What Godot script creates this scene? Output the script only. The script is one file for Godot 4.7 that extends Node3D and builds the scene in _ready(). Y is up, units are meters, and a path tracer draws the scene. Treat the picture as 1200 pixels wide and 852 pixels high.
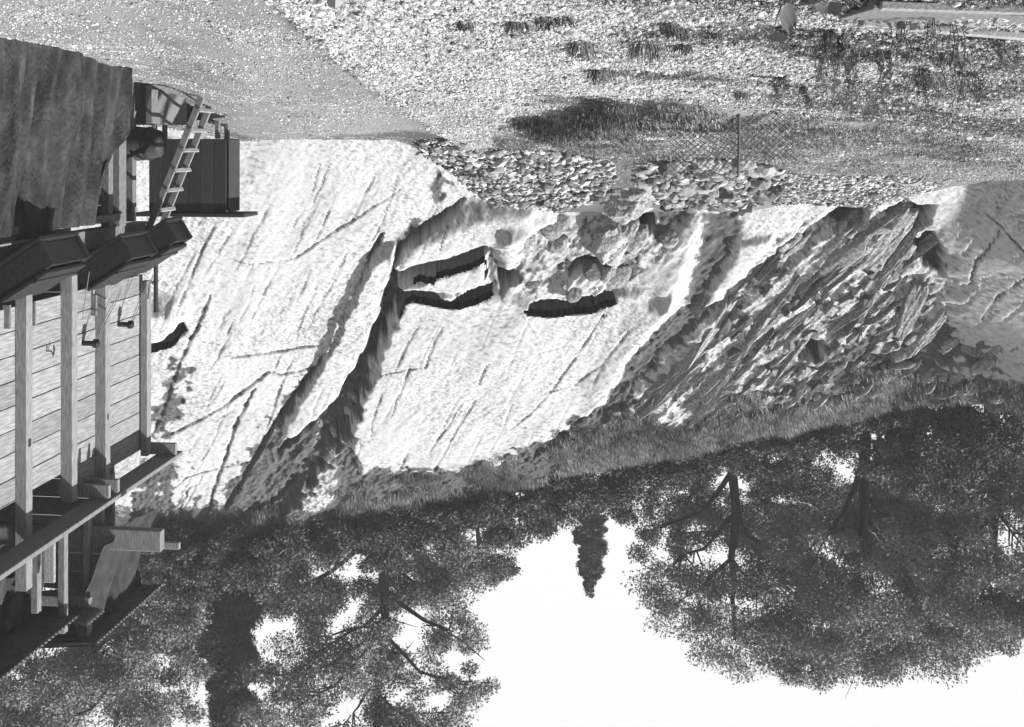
extends Node3D
# An old quarry: a sloping pale rock slab, a gravel yard in front, a timber stone bin at the side, trees above.
# The plate was printed upside down, so the camera is rolled by 180 degrees; the place itself stands upright.

const F := 1300.0      # focal length in pixels of the 1200 px wide photograph
const HY := 170.0      # row of the horizon in the photograph
const CAM := 1.5       # eye height above the yard datum
const DECK := -1.15    # yard level beside the bin, from eye height

const SL := Vector3(0, 0.766, -0.643)   # up the slab
const SN := Vector3(0, 0.643, 0.766)    # out of the slab
var S0 := Vector3(0, CAM + 0.3, -21.0)  # a point on the slab

var rng := RandomNumberGenerator.new()
var taken := {}
var nz := FastNoiseLite.new()
var nz2 := FastNoiseLite.new()
var leafs := 0
var nzc := FastNoiseLite.new()
var M := {}

# ------------------------------------------------------------------ helpers
func numbered(called: String) -> String:
	if not taken.has(called):
		taken[called] = 0
		return called
	taken[called] += 1
	return "%s_%03d" % [called, taken[called]]

func tag(o: Node, label: String, category: String, group := "", kind := "") -> Node:
	o.set_meta("label", label)
	o.set_meta("category", category)
	if group: o.set_meta("group", group)
	if kind: o.set_meta("kind", kind)
	return o

func thing(called: String, label: String, category: String, at := Vector3.ZERO, group := "") -> Node3D:
	var o := Node3D.new()
	o.name = numbered(called)
	add_child(o)
	o.position = at
	tag(o, label, category, group)
	return o

func part(called: String, mesh: Mesh, mat: Material, parent: Node, xf := Transform3D()) -> MeshInstance3D:
	var o := MeshInstance3D.new()
	o.name = numbered(called) if parent == self else called
	o.mesh = mesh
	o.material_override = mat
	o.transform = xf
	parent.add_child(o, true)
	return o

func px(x: float, y: float, d: float) -> Vector3:
	return Vector3((600.0 - x) / F * d, CAM + (y - HY) / F * d, -d)

func grey(v: float) -> Color:
	return Color(v, v, v).linear_to_srgb()

func noise_tex(seed_: int, freq: float, lo: float, hi: float, size := 512, oct := 4, kind := FastNoiseLite.TYPE_SIMPLEX_SMOOTH) -> NoiseTexture2D:
	var n := FastNoiseLite.new()
	n.seed = seed_
	n.noise_type = kind
	n.frequency = freq
	n.fractal_octaves = oct
	var t := NoiseTexture2D.new()
	t.width = size
	t.height = size
	t.seamless = true
	t.noise = n
	var g := Gradient.new()
	g.set_color(0, Color(lo, lo, lo))
	g.set_color(1, Color(hi, hi, hi))
	t.color_ramp = g
	return t

func bump_tex(seed_: int, freq: float, strength: float, size := 512, oct := 4) -> NoiseTexture2D:
	var t := noise_tex(seed_, freq, 0, 1, size, oct)
	t.color_ramp = null
	t.as_normal_map = true
	t.bump_strength = strength
	return t

func mat(v: float, rough := 0.9, tex: Texture2D = null, scale := Vector3.ONE, normal: Texture2D = null, vc := false) -> StandardMaterial3D:
	var m := StandardMaterial3D.new()
	m.albedo_color = grey(v)
	m.roughness = rough
	m.metallic_specular = 0.3
	if tex or normal:
		m.uv1_triplanar = true
		m.uv1_world_triplanar = true
		m.uv1_scale = scale
	if tex: m.albedo_texture = tex
	if normal:
		m.normal_enabled = true
		m.normal_texture = normal
	m.vertex_color_use_as_albedo = vc
	return m

func mesh_of(v: PackedVector3Array, idx: PackedInt32Array, n := PackedVector3Array(), c := PackedColorArray()) -> ArrayMesh:
	var a := []
	a.resize(Mesh.ARRAY_MAX)
	a[Mesh.ARRAY_VERTEX] = v
	if n.size(): a[Mesh.ARRAY_NORMAL] = n
	if c.size(): a[Mesh.ARRAY_COLOR] = c
	if idx.size(): a[Mesh.ARRAY_INDEX] = idx
	var m := ArrayMesh.new()
	m.add_surface_from_arrays(Mesh.PRIMITIVE_TRIANGLES, a)
	return m

func flat_mesh(tris: PackedVector3Array) -> ArrayMesh:
	var n := PackedVector3Array()
	n.resize(tris.size())
	for i in range(0, tris.size(), 3):
		var q := (tris[i + 2] - tris[i]).cross(tris[i + 1] - tris[i]).normalized()
		n[i] = q; n[i + 1] = q; n[i + 2] = q
	return mesh_of(tris, PackedInt32Array(), n)

func quad(t: PackedVector3Array, a: Vector3, b: Vector3, c: Vector3, d: Vector3) -> void:
	t.append_array([a, b, c, a, c, d])

# a box with chamfered edges, centred, and optionally worn corners
func box(size: Vector3, b := 0.008, worn := 0.0, r: RandomNumberGenerator = null) -> ArrayMesh:
	var h := size / 2.0
	b = minf(b, minf(h.x, minf(h.y, h.z)) * 0.6)
	var p := {}
	for sx in [-1, 1]:
		for sy in [-1, 1]:
			for sz in [-1, 1]:
				var j := Vector3.ZERO
				if worn > 0.0:
					j = Vector3(r.randf_range(-worn, worn) * size.x, r.randf_range(-worn, worn) * size.y, r.randf_range(-worn, worn) * size.z)
				var k := Vector3(sx, sy, sz)
				for ax in 3:
					var q := k * (h - Vector3(b, b, b))
					q[ax] = k[ax] * h[ax]
					p[[sx, sy, sz, ax]] = q + j
	var t := PackedVector3Array()
	for ax in 3:
		var a1 := (ax + 1) % 3
		var a2 := (ax + 2) % 3
		for s in [-1, 1]:
			var c := []
			for uv in [[-1, -1], [1, -1], [1, 1], [-1, 1]]:
				var k := [0, 0, 0, ax]
				k[ax] = s; k[a1] = uv[0]; k[a2] = uv[1]
				c.append(p[k])
			if s > 0: quad(t, c[0], c[3], c[2], c[1])
			else: quad(t, c[0], c[1], c[2], c[3])
		for s1 in [-1, 1]:
			for s2 in [-1, 1]:
				var k := [0, 0, 0, 0]
				k[a1] = s1; k[a2] = s2
				var e := []
				for w in [[-1, a1], [1, a1], [1, a2], [-1, a2]]:
					var kk := k.duplicate()
					kk[ax] = w[0]; kk[3] = w[1]
					e.append(p[kk])
				if s1 * s2 > 0: quad(t, e[0], e[1], e[2], e[3])
				else: quad(t, e[0], e[3], e[2], e[1])
	for sx in [-1, 1]:
		for sy in [-1, 1]:
			for sz in [-1, 1]:
				var a: Vector3 = p[[sx, sy, sz, 0]]
				var c: Vector3 = p[[sx, sy, sz, 1]]
				var e: Vector3 = p[[sx, sy, sz, 2]]
				if sx * sy * sz > 0: t.append_array([a, e, c])
				else: t.append_array([a, c, e])
	return flat_mesh(t)

# transform that lays a box's x axis from a to b
func along(a: Vector3, b: Vector3, up := Vector3.UP) -> Transform3D:
	var x := (b - a).normalized()
	if absf(x.dot(up)) > 0.98: up = Vector3.RIGHT
	var z := x.cross(up).normalized()
	return Transform3D(Basis(x, z.cross(x).normalized(), z), (a + b) / 2.0)

func beam(called: String, a: Vector3, b: Vector3, w: float, h: float, m: Material, parent: Node, up := Vector3.UP, bev := 0.008) -> MeshInstance3D:
	return part(called, box(Vector3(a.distance_to(b), h, w), bev), m, parent, along(a, b, up))

# tapered tube through points
func tube(pts: Array, radii: Array, sides := 8) -> ArrayMesh:
	var v := PackedVector3Array()
	var n := PackedVector3Array()
	var idx := PackedInt32Array()
	for i in pts.size():
		var dir: Vector3 = (pts[mini(i + 1, pts.size() - 1)] - pts[maxi(i - 1, 0)]).normalized()
		var side := dir.cross(Vector3(0.31, 0.2, 0.93)).normalized()
		var up := dir.cross(side).normalized()
		for k in sides + 1:
			var an := TAU * k / sides
			var q := side * cos(an) + up * sin(an)
			v.append(pts[i] + q * radii[i])
			n.append(q)
	for i in pts.size() - 1:
		for k in sides:
			var a := i * (sides + 1) + k
			idx.append_array([a, a + sides + 1, a + 1, a + 1, a + sides + 1, a + sides + 2])
	var last: int = pts.size() - 1
	v.append(pts[0]); n.append((pts[0] - pts[1]).normalized())
	v.append(pts[last]); n.append((pts[last] - pts[last - 1]).normalized())
	for k in sides:
		idx.append_array([v.size() - 2, k, k + 1, v.size() - 1, last * (sides + 1) + k + 1, last * (sides + 1) + k])
	return mesh_of(v, idx, n)

# sheet from a grid of points, smooth
func sheet(pts: Array, cols: int) -> ArrayMesh:
	var st := SurfaceTool.new()
	st.begin(Mesh.PRIMITIVE_TRIANGLES)
	st.set_smooth_group(0)
	for p in pts: st.add_vertex(p)
	var rows := pts.size() / cols
	for i in rows - 1:
		for j in cols - 1:
			var a := i * cols + j
			for k in [a, a + 1, a + cols, a + 1, a + cols + 1, a + cols]: st.add_index(k)
	st.generate_normals()
	return st.commit()

func stone_mesh(seed_: int, flatness := 1.0) -> ArrayMesh:
	var r := RandomNumberGenerator.new()
	r.seed = seed_
	var g := (1.0 + sqrt(5.0)) / 2.0
	var b := [Vector3(-1, g, 0), Vector3(1, g, 0), Vector3(-1, -g, 0), Vector3(1, -g, 0), Vector3(0, -1, g), Vector3(0, 1, g), Vector3(0, -1, -g), Vector3(0, 1, -g), Vector3(g, 0, -1), Vector3(g, 0, 1), Vector3(-g, 0, -1), Vector3(-g, 0, 1)]
	for i in 12:
		b[i] = b[i].normalized() * r.randf_range(0.33, 0.6) * Vector3(1, flatness, 0.85)
	var f := [0, 11, 5, 0, 5, 1, 0, 1, 7, 0, 7, 10, 0, 10, 11, 1, 5, 9, 5, 11, 4, 11, 10, 2, 10, 7, 6, 7, 1, 8, 3, 9, 4, 3, 4, 2, 3, 2, 6, 3, 6, 8, 3, 8, 9, 4, 9, 5, 2, 4, 11, 6, 2, 10, 8, 6, 7, 9, 8, 1]
	var t := PackedVector3Array()
	for i in range(0, 60, 3): t.append_array([b[f[i]], b[f[i + 2]], b[f[i + 1]]])
	return flat_mesh(t)

func crag_mesh(seed_: int, cuts: int, level: int, rough := 0.04, boxy := false) -> ArrayMesh:
	var r := RandomNumberGenerator.new()
	r.seed = seed_
	var pn := []
	var ph := []
	for k in cuts:
		pn.append(Vector3(r.randfn(0, 1), r.randfn(0, 1), r.randfn(0, 1)).normalized())
		ph.append(r.randf_range(0.30, 0.46) if not boxy else r.randf_range(0.48, 0.62))
	if boxy:
		for k in [Vector3.RIGHT, Vector3.LEFT, Vector3.UP, Vector3.DOWN, Vector3.BACK, Vector3.FORWARD]:
			pn.append((k + Vector3(r.randfn(0, 0.12), r.randfn(0, 0.12), r.randfn(0, 0.12))).normalized())
			ph.append(0.5)
	cuts = pn.size()
	var g := (1.0 + sqrt(5.0)) / 2.0
	var b := [Vector3(-1, g, 0), Vector3(1, g, 0), Vector3(-1, -g, 0), Vector3(1, -g, 0), Vector3(0, -1, g), Vector3(0, 1, g), Vector3(0, -1, -g), Vector3(0, 1, -g), Vector3(g, 0, -1), Vector3(g, 0, 1), Vector3(-g, 0, -1), Vector3(-g, 0, 1)]
	var f := [0, 11, 5, 0, 5, 1, 0, 1, 7, 0, 7, 10, 0, 10, 11, 1, 5, 9, 5, 11, 4, 11, 10, 2, 10, 7, 6, 7, 1, 8, 3, 9, 4, 3, 4, 2, 3, 2, 6, 3, 6, 8, 3, 8, 9, 4, 9, 5, 2, 4, 11, 6, 2, 10, 8, 6, 7, 9, 8, 1]
	var t := []
	for i in range(0, 60, 3): t.append_array([b[f[i]].normalized(), b[f[i + 2]].normalized(), b[f[i + 1]].normalized()])
	for l in level:
		var u := []
		for i in range(0, t.size(), 3):
			var x: Vector3 = (t[i] + t[i + 1]).normalized()
			var y: Vector3 = (t[i + 1] + t[i + 2]).normalized()
			var z: Vector3 = (t[i + 2] + t[i]).normalized()
			u.append_array([t[i], x, z, x, t[i + 1], y, z, y, t[i + 2], x, y, z])
		t = u
	var v := PackedVector3Array()
	for q in t:
		var m := 0.85 if boxy else 0.56
		for k in cuts:
			var c: float = q.dot(pn[k])
			if c > 0.05: m = minf(m, ph[k] / c)
		m *= 1.0 + rough * 2.0 * nz.get_noise_3d(q.x * 90 + seed_ * 9, q.y * 90, q.z * 90)
		v.append(q * m)
	return flat_mesh(v)

func grass_clump(seed_: int, blades: int, spread: float, height: float, width: float, lean: float) -> ArrayMesh:
	var r := RandomNumberGenerator.new()
	r.seed = seed_
	var v := PackedVector3Array()
	var n := PackedVector3Array()
	for i in blades:
		var an := r.randf() * TAU
		var p := Vector3(cos(an), 0, sin(an)) * spread * sqrt(r.randf())
		var out := Vector3(cos(an + r.randf_range(-1, 1)), 0, sin(an + r.randf_range(-1, 1)))
		var h := height * r.randf_range(0.5, 1.0)
		var k := lean * r.randf_range(0.2, 1.2)
		var side := out.cross(Vector3.UP).rotated(Vector3.UP, r.randf_range(-1, 1)) * width / 2
		var mid := p + Vector3.UP * h * 0.6 + out * k * h * 0.3
		var tip := p + Vector3.UP * h * (1.0 - 0.35 * k) + out * k * h
		var nn := (out * 0.6 + Vector3.UP * 0.5).normalized()
		v.append_array([p - side, p + side, mid + side * 0.7, p - side, mid + side * 0.7, mid - side * 0.7, mid - side * 0.7, mid + side * 0.7, tip])
		for q in 9: n.append(nn)
	return mesh_of(v, PackedInt32Array(), n)

func scatter(called: String, mesh: Mesh, m: Material, xfs: Array, cols: Array, parent: Node = self) -> MultiMeshInstance3D:
	var mm := MultiMesh.new()
	mm.transform_format = MultiMesh.TRANSFORM_3D
	mm.use_colors = cols.size() > 0
	mm.mesh = mesh
	mm.instance_count = xfs.size()
	for i in xfs.size():
		mm.set_instance_transform(i, xfs[i])
		if cols.size(): mm.set_instance_color(i, Color(cols[i], cols[i], cols[i]))
	var o := MultiMeshInstance3D.new()
	o.name = numbered(called) if parent == self else called
	o.multimesh = mm
	o.material_override = m
	parent.add_child(o, true)
	return o

func sm(a: float, b: float, x: float) -> float:
	return smoothstep(a, b, x)

func table(xs: Array, ys: Array, x: float) -> float:
	if x <= xs[0]: return ys[0]
	for i in range(1, xs.size()):
		if x < xs[i]:
			return lerpf(ys[i - 1], ys[i], (x - xs[i - 1]) / (xs[i] - xs[i - 1]))
	return ys[xs.size() - 1]

func seg_dist(p: Vector2, a: Vector2, b: Vector2) -> float:
	var ab := b - a
	var k := clampf((p - a).dot(ab) / maxf(ab.length_squared(), 1e-9), 0, 1)
	return p.distance_to(a + ab * k)

# ------------------------------------------------------------------ ground
const GC := [0.0, 150.0, 300.0, 450.0, 600.0, 800.0, 1000.0, 1200.0]
const GD := [4.0, 8.0, 10.0, 13.0, 16.0, 19.0, 20.5, 22.0, 26.0]
const GH := [
	[-1.40, -1.25, -1.2, -1.17, -1.08, -0.6, -0.45, -0.3, 0.0],
	[-1.40, -1.22, -1.15, -1.1, -0.95, -0.55, -0.35, -0.2, 0.0],
	[-1.40, -1.10, -0.95, -0.78, -0.47, -0.08, -0.12, -0.2, -0.2],
	[-1.40, -1.05, -0.85, -0.6, -0.38, -0.2, -0.12, 0.0, 0.0],
	[-1.38, -1.0, -0.75, -0.5, -0.25, 0.08, 0.75, 1.35, 1.5],
	[-1.38, -0.98, -0.72, -0.45, -0.05, 0.35, 0.80, 1.35, 1.5],
	[-1.35, -0.95, -0.65, -0.30, 0.12, 0.55, 0.85, 1.2, 1.3],
	[-1.30, -0.88, -0.55, -0.1, 0.25, 0.5, 0.6, 0.7, 1.0]]
var berm := []
var cut := []

func ground_base(X: float, d: float) -> float:
	var dd := maxf(d, 3.0)
	var x := clampf(600.0 - F * X / dd, 0.0, 1199.9)
	var i := 0
	while x >= GC[i + 1]: i += 1
	var k: float = (x - GC[i]) / (GC[i + 1] - GC[i])
	k = k * k * (3 - 2 * k)
	return lerpf(table(GD, GH[i], d), table(GD, GH[i + 1], d), k)

func line_dist(l: Array, p: Vector2) -> float:
	var m := 1e9
	for i in l.size() - 1: m = minf(m, seg_dist(p, l[i], l[i + 1]))
	return m

func side_of(l: Array, p: Vector2) -> float:   # signed distance, positive on the far side
	var m := 1e9
	var s := 1.0
	for i in l.size() - 1:
		var q := seg_dist(p, l[i], l[i + 1])
		if q < m:
			m = q
			s = signf((l[i + 1] - l[i]).cross(p - l[i]))
	return m * s

func ground_h(X: float, d: float) -> float:   # world height
	var h := ground_base(X, d)
	if d > 2.0 and d < 26.0 and absf(X) < 16.0:
		var p := Vector2(X, d)
		var q := side_of(berm, p)
		if absf(q) < 2.0:
			h += 0.13 * exp(-q * q / 0.05) - 0.10 * sm(-0.1, 0.35, q) * (1.0 - sm(0.6, 2.0, q)) + 0.05 * sm(0.0, -0.3, q) * (1 - sm(-0.4, -2.0, q))
		q = side_of(cut, p)
		if absf(q) < 3.0 and X < 0.3:
			h += 0.26 * sm(-0.08, 0.22, q) * (1.0 - sm(0.8, 3.0, q)) * (1.0 - sm(-0.6, 0.3, X)) * (1.0 - 0.85 * sm(-2.2, -3.6, X))
		h += 0.07 * nz.get_noise_2d(X * 14.0, d * 14.0) + 0.03 * nz.get_noise_2d(X * 60.0, d * 60.0)
	return h + CAM

# ------------------------------------------------------------------ rock face
var ss := PackedFloat32Array()
var ts := PackedFloat32Array()
var rn := PackedFloat32Array()     # displacement out of the slab
var rw := PackedFloat32Array()     # how far the skin is weathered or earthy
const TS := [-14.0, -10.3, -9.0, -7.85, -4.0, 2.1, 8.9, 14.0]
const TT := [3.9, 5.0, 6.2, 6.8, 8.2, 10.5, 13.5, 15.0]

func slab(x: float, y: float) -> Vector2:   # photograph position on the slab plane -> (s, t)
	var b := (y - HY) / F
	var d := (0.643 * 0.3 - 0.766 * 21.0) / (0.643 * b - 0.766)
	return Vector2((600.0 - x) / F * d, (d - 21.0) * 0.643 + (b * d - 0.3) * 0.766)

func t_top(s: float) -> float:
	return table(TS, TT, s) + 0.25 * nz2.get_noise_1d(s * 30.0)

func base_n(s: float, t: float) -> float:
	var top := t_top(s)
	var e := t - top
	var n := 0.0
	if e > 0.0:
		n -= 0.30 * e
		if e > 2.3: n -= 0.72 * (e - 2.3)
	var ed := table([0.0, 1.85, 4.7, 5.8], [-8.9, -8.6, -9.3, -9.0], t)
	var q := ed - s
	if q > -1.0:
		n += minf(0.86 * 0.5 * (q + sqrt(q * q + 0.03)), 3.4) * (1.0 - sm(0.0, 6.0, e))
	return n

func rock_at(s: float, t: float, n: float) -> Vector3:
	return S0 + Vector3(s, 0, 0) + SL * t + SN * n

func find(a: PackedFloat32Array, x: float) -> int:
	return clampi(a.bsearch(x), 1, a.size() - 1)

func rock_n(s: float, t: float) -> float:
	var i := find(ss, s)
	var j := find(ts, t)
	var k := clampf((s - ss[i - 1]) / (ss[i] - ss[i - 1]), 0, 1)
	var l := clampf((t - ts[j - 1]) / (ts[j] - ts[j - 1]), 0, 1)
	var w := ss.size()
	return lerpf(lerpf(rn[(j - 1) * w + i - 1], rn[(j - 1) * w + i], k), lerpf(rn[j * w + i - 1], rn[j * w + i], k), l)

func on_rock(s: float, t: float, lift := 0.0) -> Vector3:
	return rock_at(s, t, rock_n(s, t) + lift)

func hill_h(X: float, d: float) -> float:
	var lo := 0.0
	var hi := 69.0
	for k in 24:
		var m := (lo + hi) / 2
		if -rock_at(X, m, base_n(X, m)).z < d: lo = m
		else: hi = m
	return rock_at(X, lo, base_n(X, lo)).y

# polygon given in photograph positions: raise it by dn, weather it
func poly(pp: Array, dn: float, soft: float, wea := -1.0, rag := 0.15, rough := 0.0) -> void:
	var pg := PackedVector2Array()
	var lo := Vector2(1e9, 1e9)
	var hi := -lo
	for q in pp:
		var v := slab(q[0], q[1])
		pg.append(v)
		lo = lo.min(v); hi = hi.max(v)
	var mg := soft + rag
	var w := ss.size()
	for j in range(find(ts, lo.y - mg), find(ts, hi.y + mg)):
		for i in range(find(ss, lo.x - mg), find(ss, hi.x + mg)):
			var p := Vector2(ss[i], ts[j])
			var q := p + Vector2(nz.get_noise_2d(p.x * 55, p.y * 55), nz.get_noise_2d(p.x * 55 + 900, p.y * 55)) * rag
			var m := 1e9
			var k := pg.size() - 1
			for e in pg.size():
				m = minf(m, seg_dist(q, pg[k], pg[e]))
				k = e
			var inside := Geometry2D.is_point_in_polygon(q, pg)
			var f := sm(-soft, soft, m if inside else -m)
			if f <= 0.0: continue
			var at := j * w + i
			rn[at] += f * dn
			if rough > 0.0:
				rn[at] += f * rough * strata(p)
			if wea >= 0.0: rw[at] = lerpf(rw[at], wea, f)

# broken ledges that run with the bedding
func strata(p: Vector2) -> float:
	var u := p.x * 0.51 + p.y * 0.86
	var v := p.x * 0.86 - p.y * 0.51
	return nzc.get_noise_2d(u * 18, v * 120) * 0.8 + nzc.get_noise_2d(u * 50 + 400, v * 170) * 0.35 + 0.2

func groove(pp: Array, width: float, depth: float, wea := 1.0, rag := 0.06) -> void:
	var l := []
	var lo := Vector2(1e9, 1e9)
	var hi := -lo
	var total := 0.0
	var runs := [0.0]
	for q in pp:
		var v := slab(q[0], q[1])
		if l.size():
			total += v.distance_to(l[-1])
			runs.append(total)
		l.append(v)
		lo = lo.min(v); hi = hi.max(v)
	var mg := width + rag
	var w := ss.size()
	for j in range(find(ts, lo.y - mg), find(ts, hi.y + mg)):
		for i in range(find(ss, lo.x - mg), find(ss, hi.x + mg)):
			var p := Vector2(ss[i], ts[j])
			var q := p + Vector2(nz.get_noise_2d(p.x * 70, p.y * 70), nz.get_noise_2d(p.x * 70 + 900, p.y * 70)) * rag
			var m := 1e9
			var at := 0.0
			for e in l.size() - 1:
				var ab: Vector2 = l[e + 1] - l[e]
				var k := clampf((q - l[e]).dot(ab) / maxf(ab.length_squared(), 1e-9), 0, 1)
				var dd: float = q.distance_to(l[e] + ab * k)
				if dd < m:
					m = dd
					at = runs[e] + k * ab.length()
			if m > width: continue
			var ends := minf(at, total - at)
			var ww := width * sm(-0.3, 0.5, ends) * (1.0 + 0.5 * nz2.get_noise_2d(at * 45 + pp[0][0], 5.0))
			var f := 1.0 - sm(ww * 0.25, ww * 0.6, m)
			if f <= 0.0: continue
			rn[j * w + i] -= f * depth
			if width < 0.1: f *= sm(-0.30, 0.15, nz2.get_noise_2d(at * 30 + pp[0][1], 9.0))
			if wea >= 0.0: rw[j * w + i] = lerpf(rw[j * w + i], wea, f)

func build_rock() -> void:
	for k in range(12): ss.append(-60.0 + k * 3.9)
	var s := -13.2
	while s < 11.4:
		ss.append(s)
		s += 0.031
	for k in range(14): ss.append(11.6 + k * 3.7)
	var t := -1.6
	while t < 15.4:
		ts.append(t)
		t += 0.033
	var dt := 0.1
	while t < 70.0:
		ts.append(t)
		t += dt
		dt *= 1.25
	var w := ss.size()
	rn.resize(w * ts.size())
	rw.resize(w * ts.size())
	for j in ts.size():
		for i in w:
			var x := ss[i]
			var y := ts[j]
			var u := x * 0.51 + y * 0.86
			var v := x * 0.86 - y * 0.51
			var n := base_n(x, y)
			n += 0.14 * nz.get_noise_2d(x * 4, y * 4) + 0.03 * nz.get_noise_2d(u * 8, v * 40)
			rn[j * w + i] = n
			# earth and weathering under the brow, with ragged tongues that follow the bedding
			var e := y - table(TS, TT, x)
			rw[j * w + i] = sm(-1.9, -1.0, e + 1.5 * nz.get_noise_2d(u * 14, v * 60) + 0.9 * nz.get_noise_2d(x * 9 + 40, y * 9))
	rock_features()
	# fine relief, stronger where the stone is weathered
	var vtx := PackedVector3Array()
	var col := PackedColorArray()
	vtx.resize(rn.size())
	col.resize(rn.size())
	for j in ts.size():
		for i in w:
			var k := j * w + i
			var x := ss[i]
			var y := ts[j]
			var g := nz.get_noise_2d(x * 170, y * 170)
			var u := x * 0.51 + y * 0.86
			var v := x * 0.86 - y * 0.51
			var h := nz2.get_noise_2d(u * 90, v * 200)
			rn[k] += (g * 0.006 + h * 0.007) * (1.0 + 4.0 * rw[k])
			if rw[k] > 0.2 and i > 11 and i < w - 14: rn[k] += rw[k] * 0.05 * nzc.get_noise_2d(u * 110, v * 240)
			vtx[k] = rock_at(x, y, rn[k])
			var spots := nz2.get_noise_2d((x + 0.35 * y) * 150 + 300, (y - 0.35 * x) * 330) + 0.45 * nz.get_noise_2d(x * 9 + 70, y * 9) + 0.10
			var grain := nz2.get_noise_2d(x * 430, y * 430) + 0.7 * nz2.get_noise_2d(u * 90, v * 480 + 70)
			var stain := nz.get_noise_2d(u * 7 + 30, v * 34)
			var clean := 0.385 + 0.03 * g + 0.10 * minf(0.0, spots + 0.10) / 0.3 + (0.06 + 0.16 * sm(-0.25, 0.3, nz.get_noise_2d(x * 6 + 11, y * 6))) * grain + 0.10 * minf(0.0, stain + 0.05)
			clean = maxf(clean, 0.12)
			rn[k] += 0.006 * grain
			vtx[k] = rock_at(x, y, rn[k])
			var dirty := 0.066 + 0.03 * g + 0.05 * maxf(0.0, h) + 0.012 * nzc.get_noise_2d(u * 110, v * 240)
			var e := y - table(TS, TT, x)
			if e > 0.0: dirty = lerpf(dirty, 0.06 + 0.02 * g, sm(0.0, 0.8, e))
			var c := lerpf(clean, dirty, sm(0.40, 0.60, rw[k] + 0.30 * g + 0.30 * h))
			col[k] = Color(c, c, c)
	var caps := []
	for q in [
		[[[462, 326], [500, 311], [540, 301], [572, 291], [578, 318], [560, 329], [530, 337], [505, 335], [466, 336]], 0.9, 0.2, 0.0],
		[[[462, 342], [500, 343], [530, 347], [556, 338], [582, 333], [590, 356], [560, 376], [480, 378], [460, 366]], 1.0, 0.20, 0.0],
		[[[608, 354], [650, 354], [690, 348], [724, 336], [732, 362], [690, 384], [630, 386]], 1.0, 0.20, 0.0],
		[[[150, 408], [190, 396], [220, 372], [230, 400], [205, 428], [150, 440]], 1.0, 0.2, -0.15]]:
		caps.append(cap(q[0], q[1], q[2], q[3], vtx, col))
	for k in rn.size(): vtx[k] = rock_at(ss[k % w], ts[k / w], rn[k])
	var nor := PackedVector3Array()
	nor.resize(rn.size())
	for j in ts.size():
		for i in w:
			var a := vtx[j * w + mini(i + 1, w - 1)] - vtx[j * w + maxi(i - 1, 0)]
			var b := vtx[mini(j + 1, ts.size() - 1) * w + i] - vtx[maxi(j - 1, 0) * w + i]
			nor[j * w + i] = a.cross(b).normalized()
	var idx := PackedInt32Array()
	idx.resize((w - 1) * (ts.size() - 1) * 6)
	var at := 0
	for j in ts.size() - 1:
		for i in w - 1:
			var a := j * w + i
			for q in [a, a + w, a + 1, a + 1, a + w, a + w + 1]:
				idx[at] = q
				at += 1
	var o := part("rock_face", mesh_of(vtx, idx, nor, col), M.rock, self)
	o.set_meta("kind", "structure")
	tag(o, "pale sloping slab of jointed quarry rock rising to a grassy brow", "rock face", "", "structure")
	for m in caps: part("rock_slab", m, M.rock, o)
	rock_blocks(o)

func skin(pp: Array, rag := 0.5) -> void:   # weathered, earthy skin without relief
	poly(pp, -0.02, 0.16, 1.0, rag)

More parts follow.
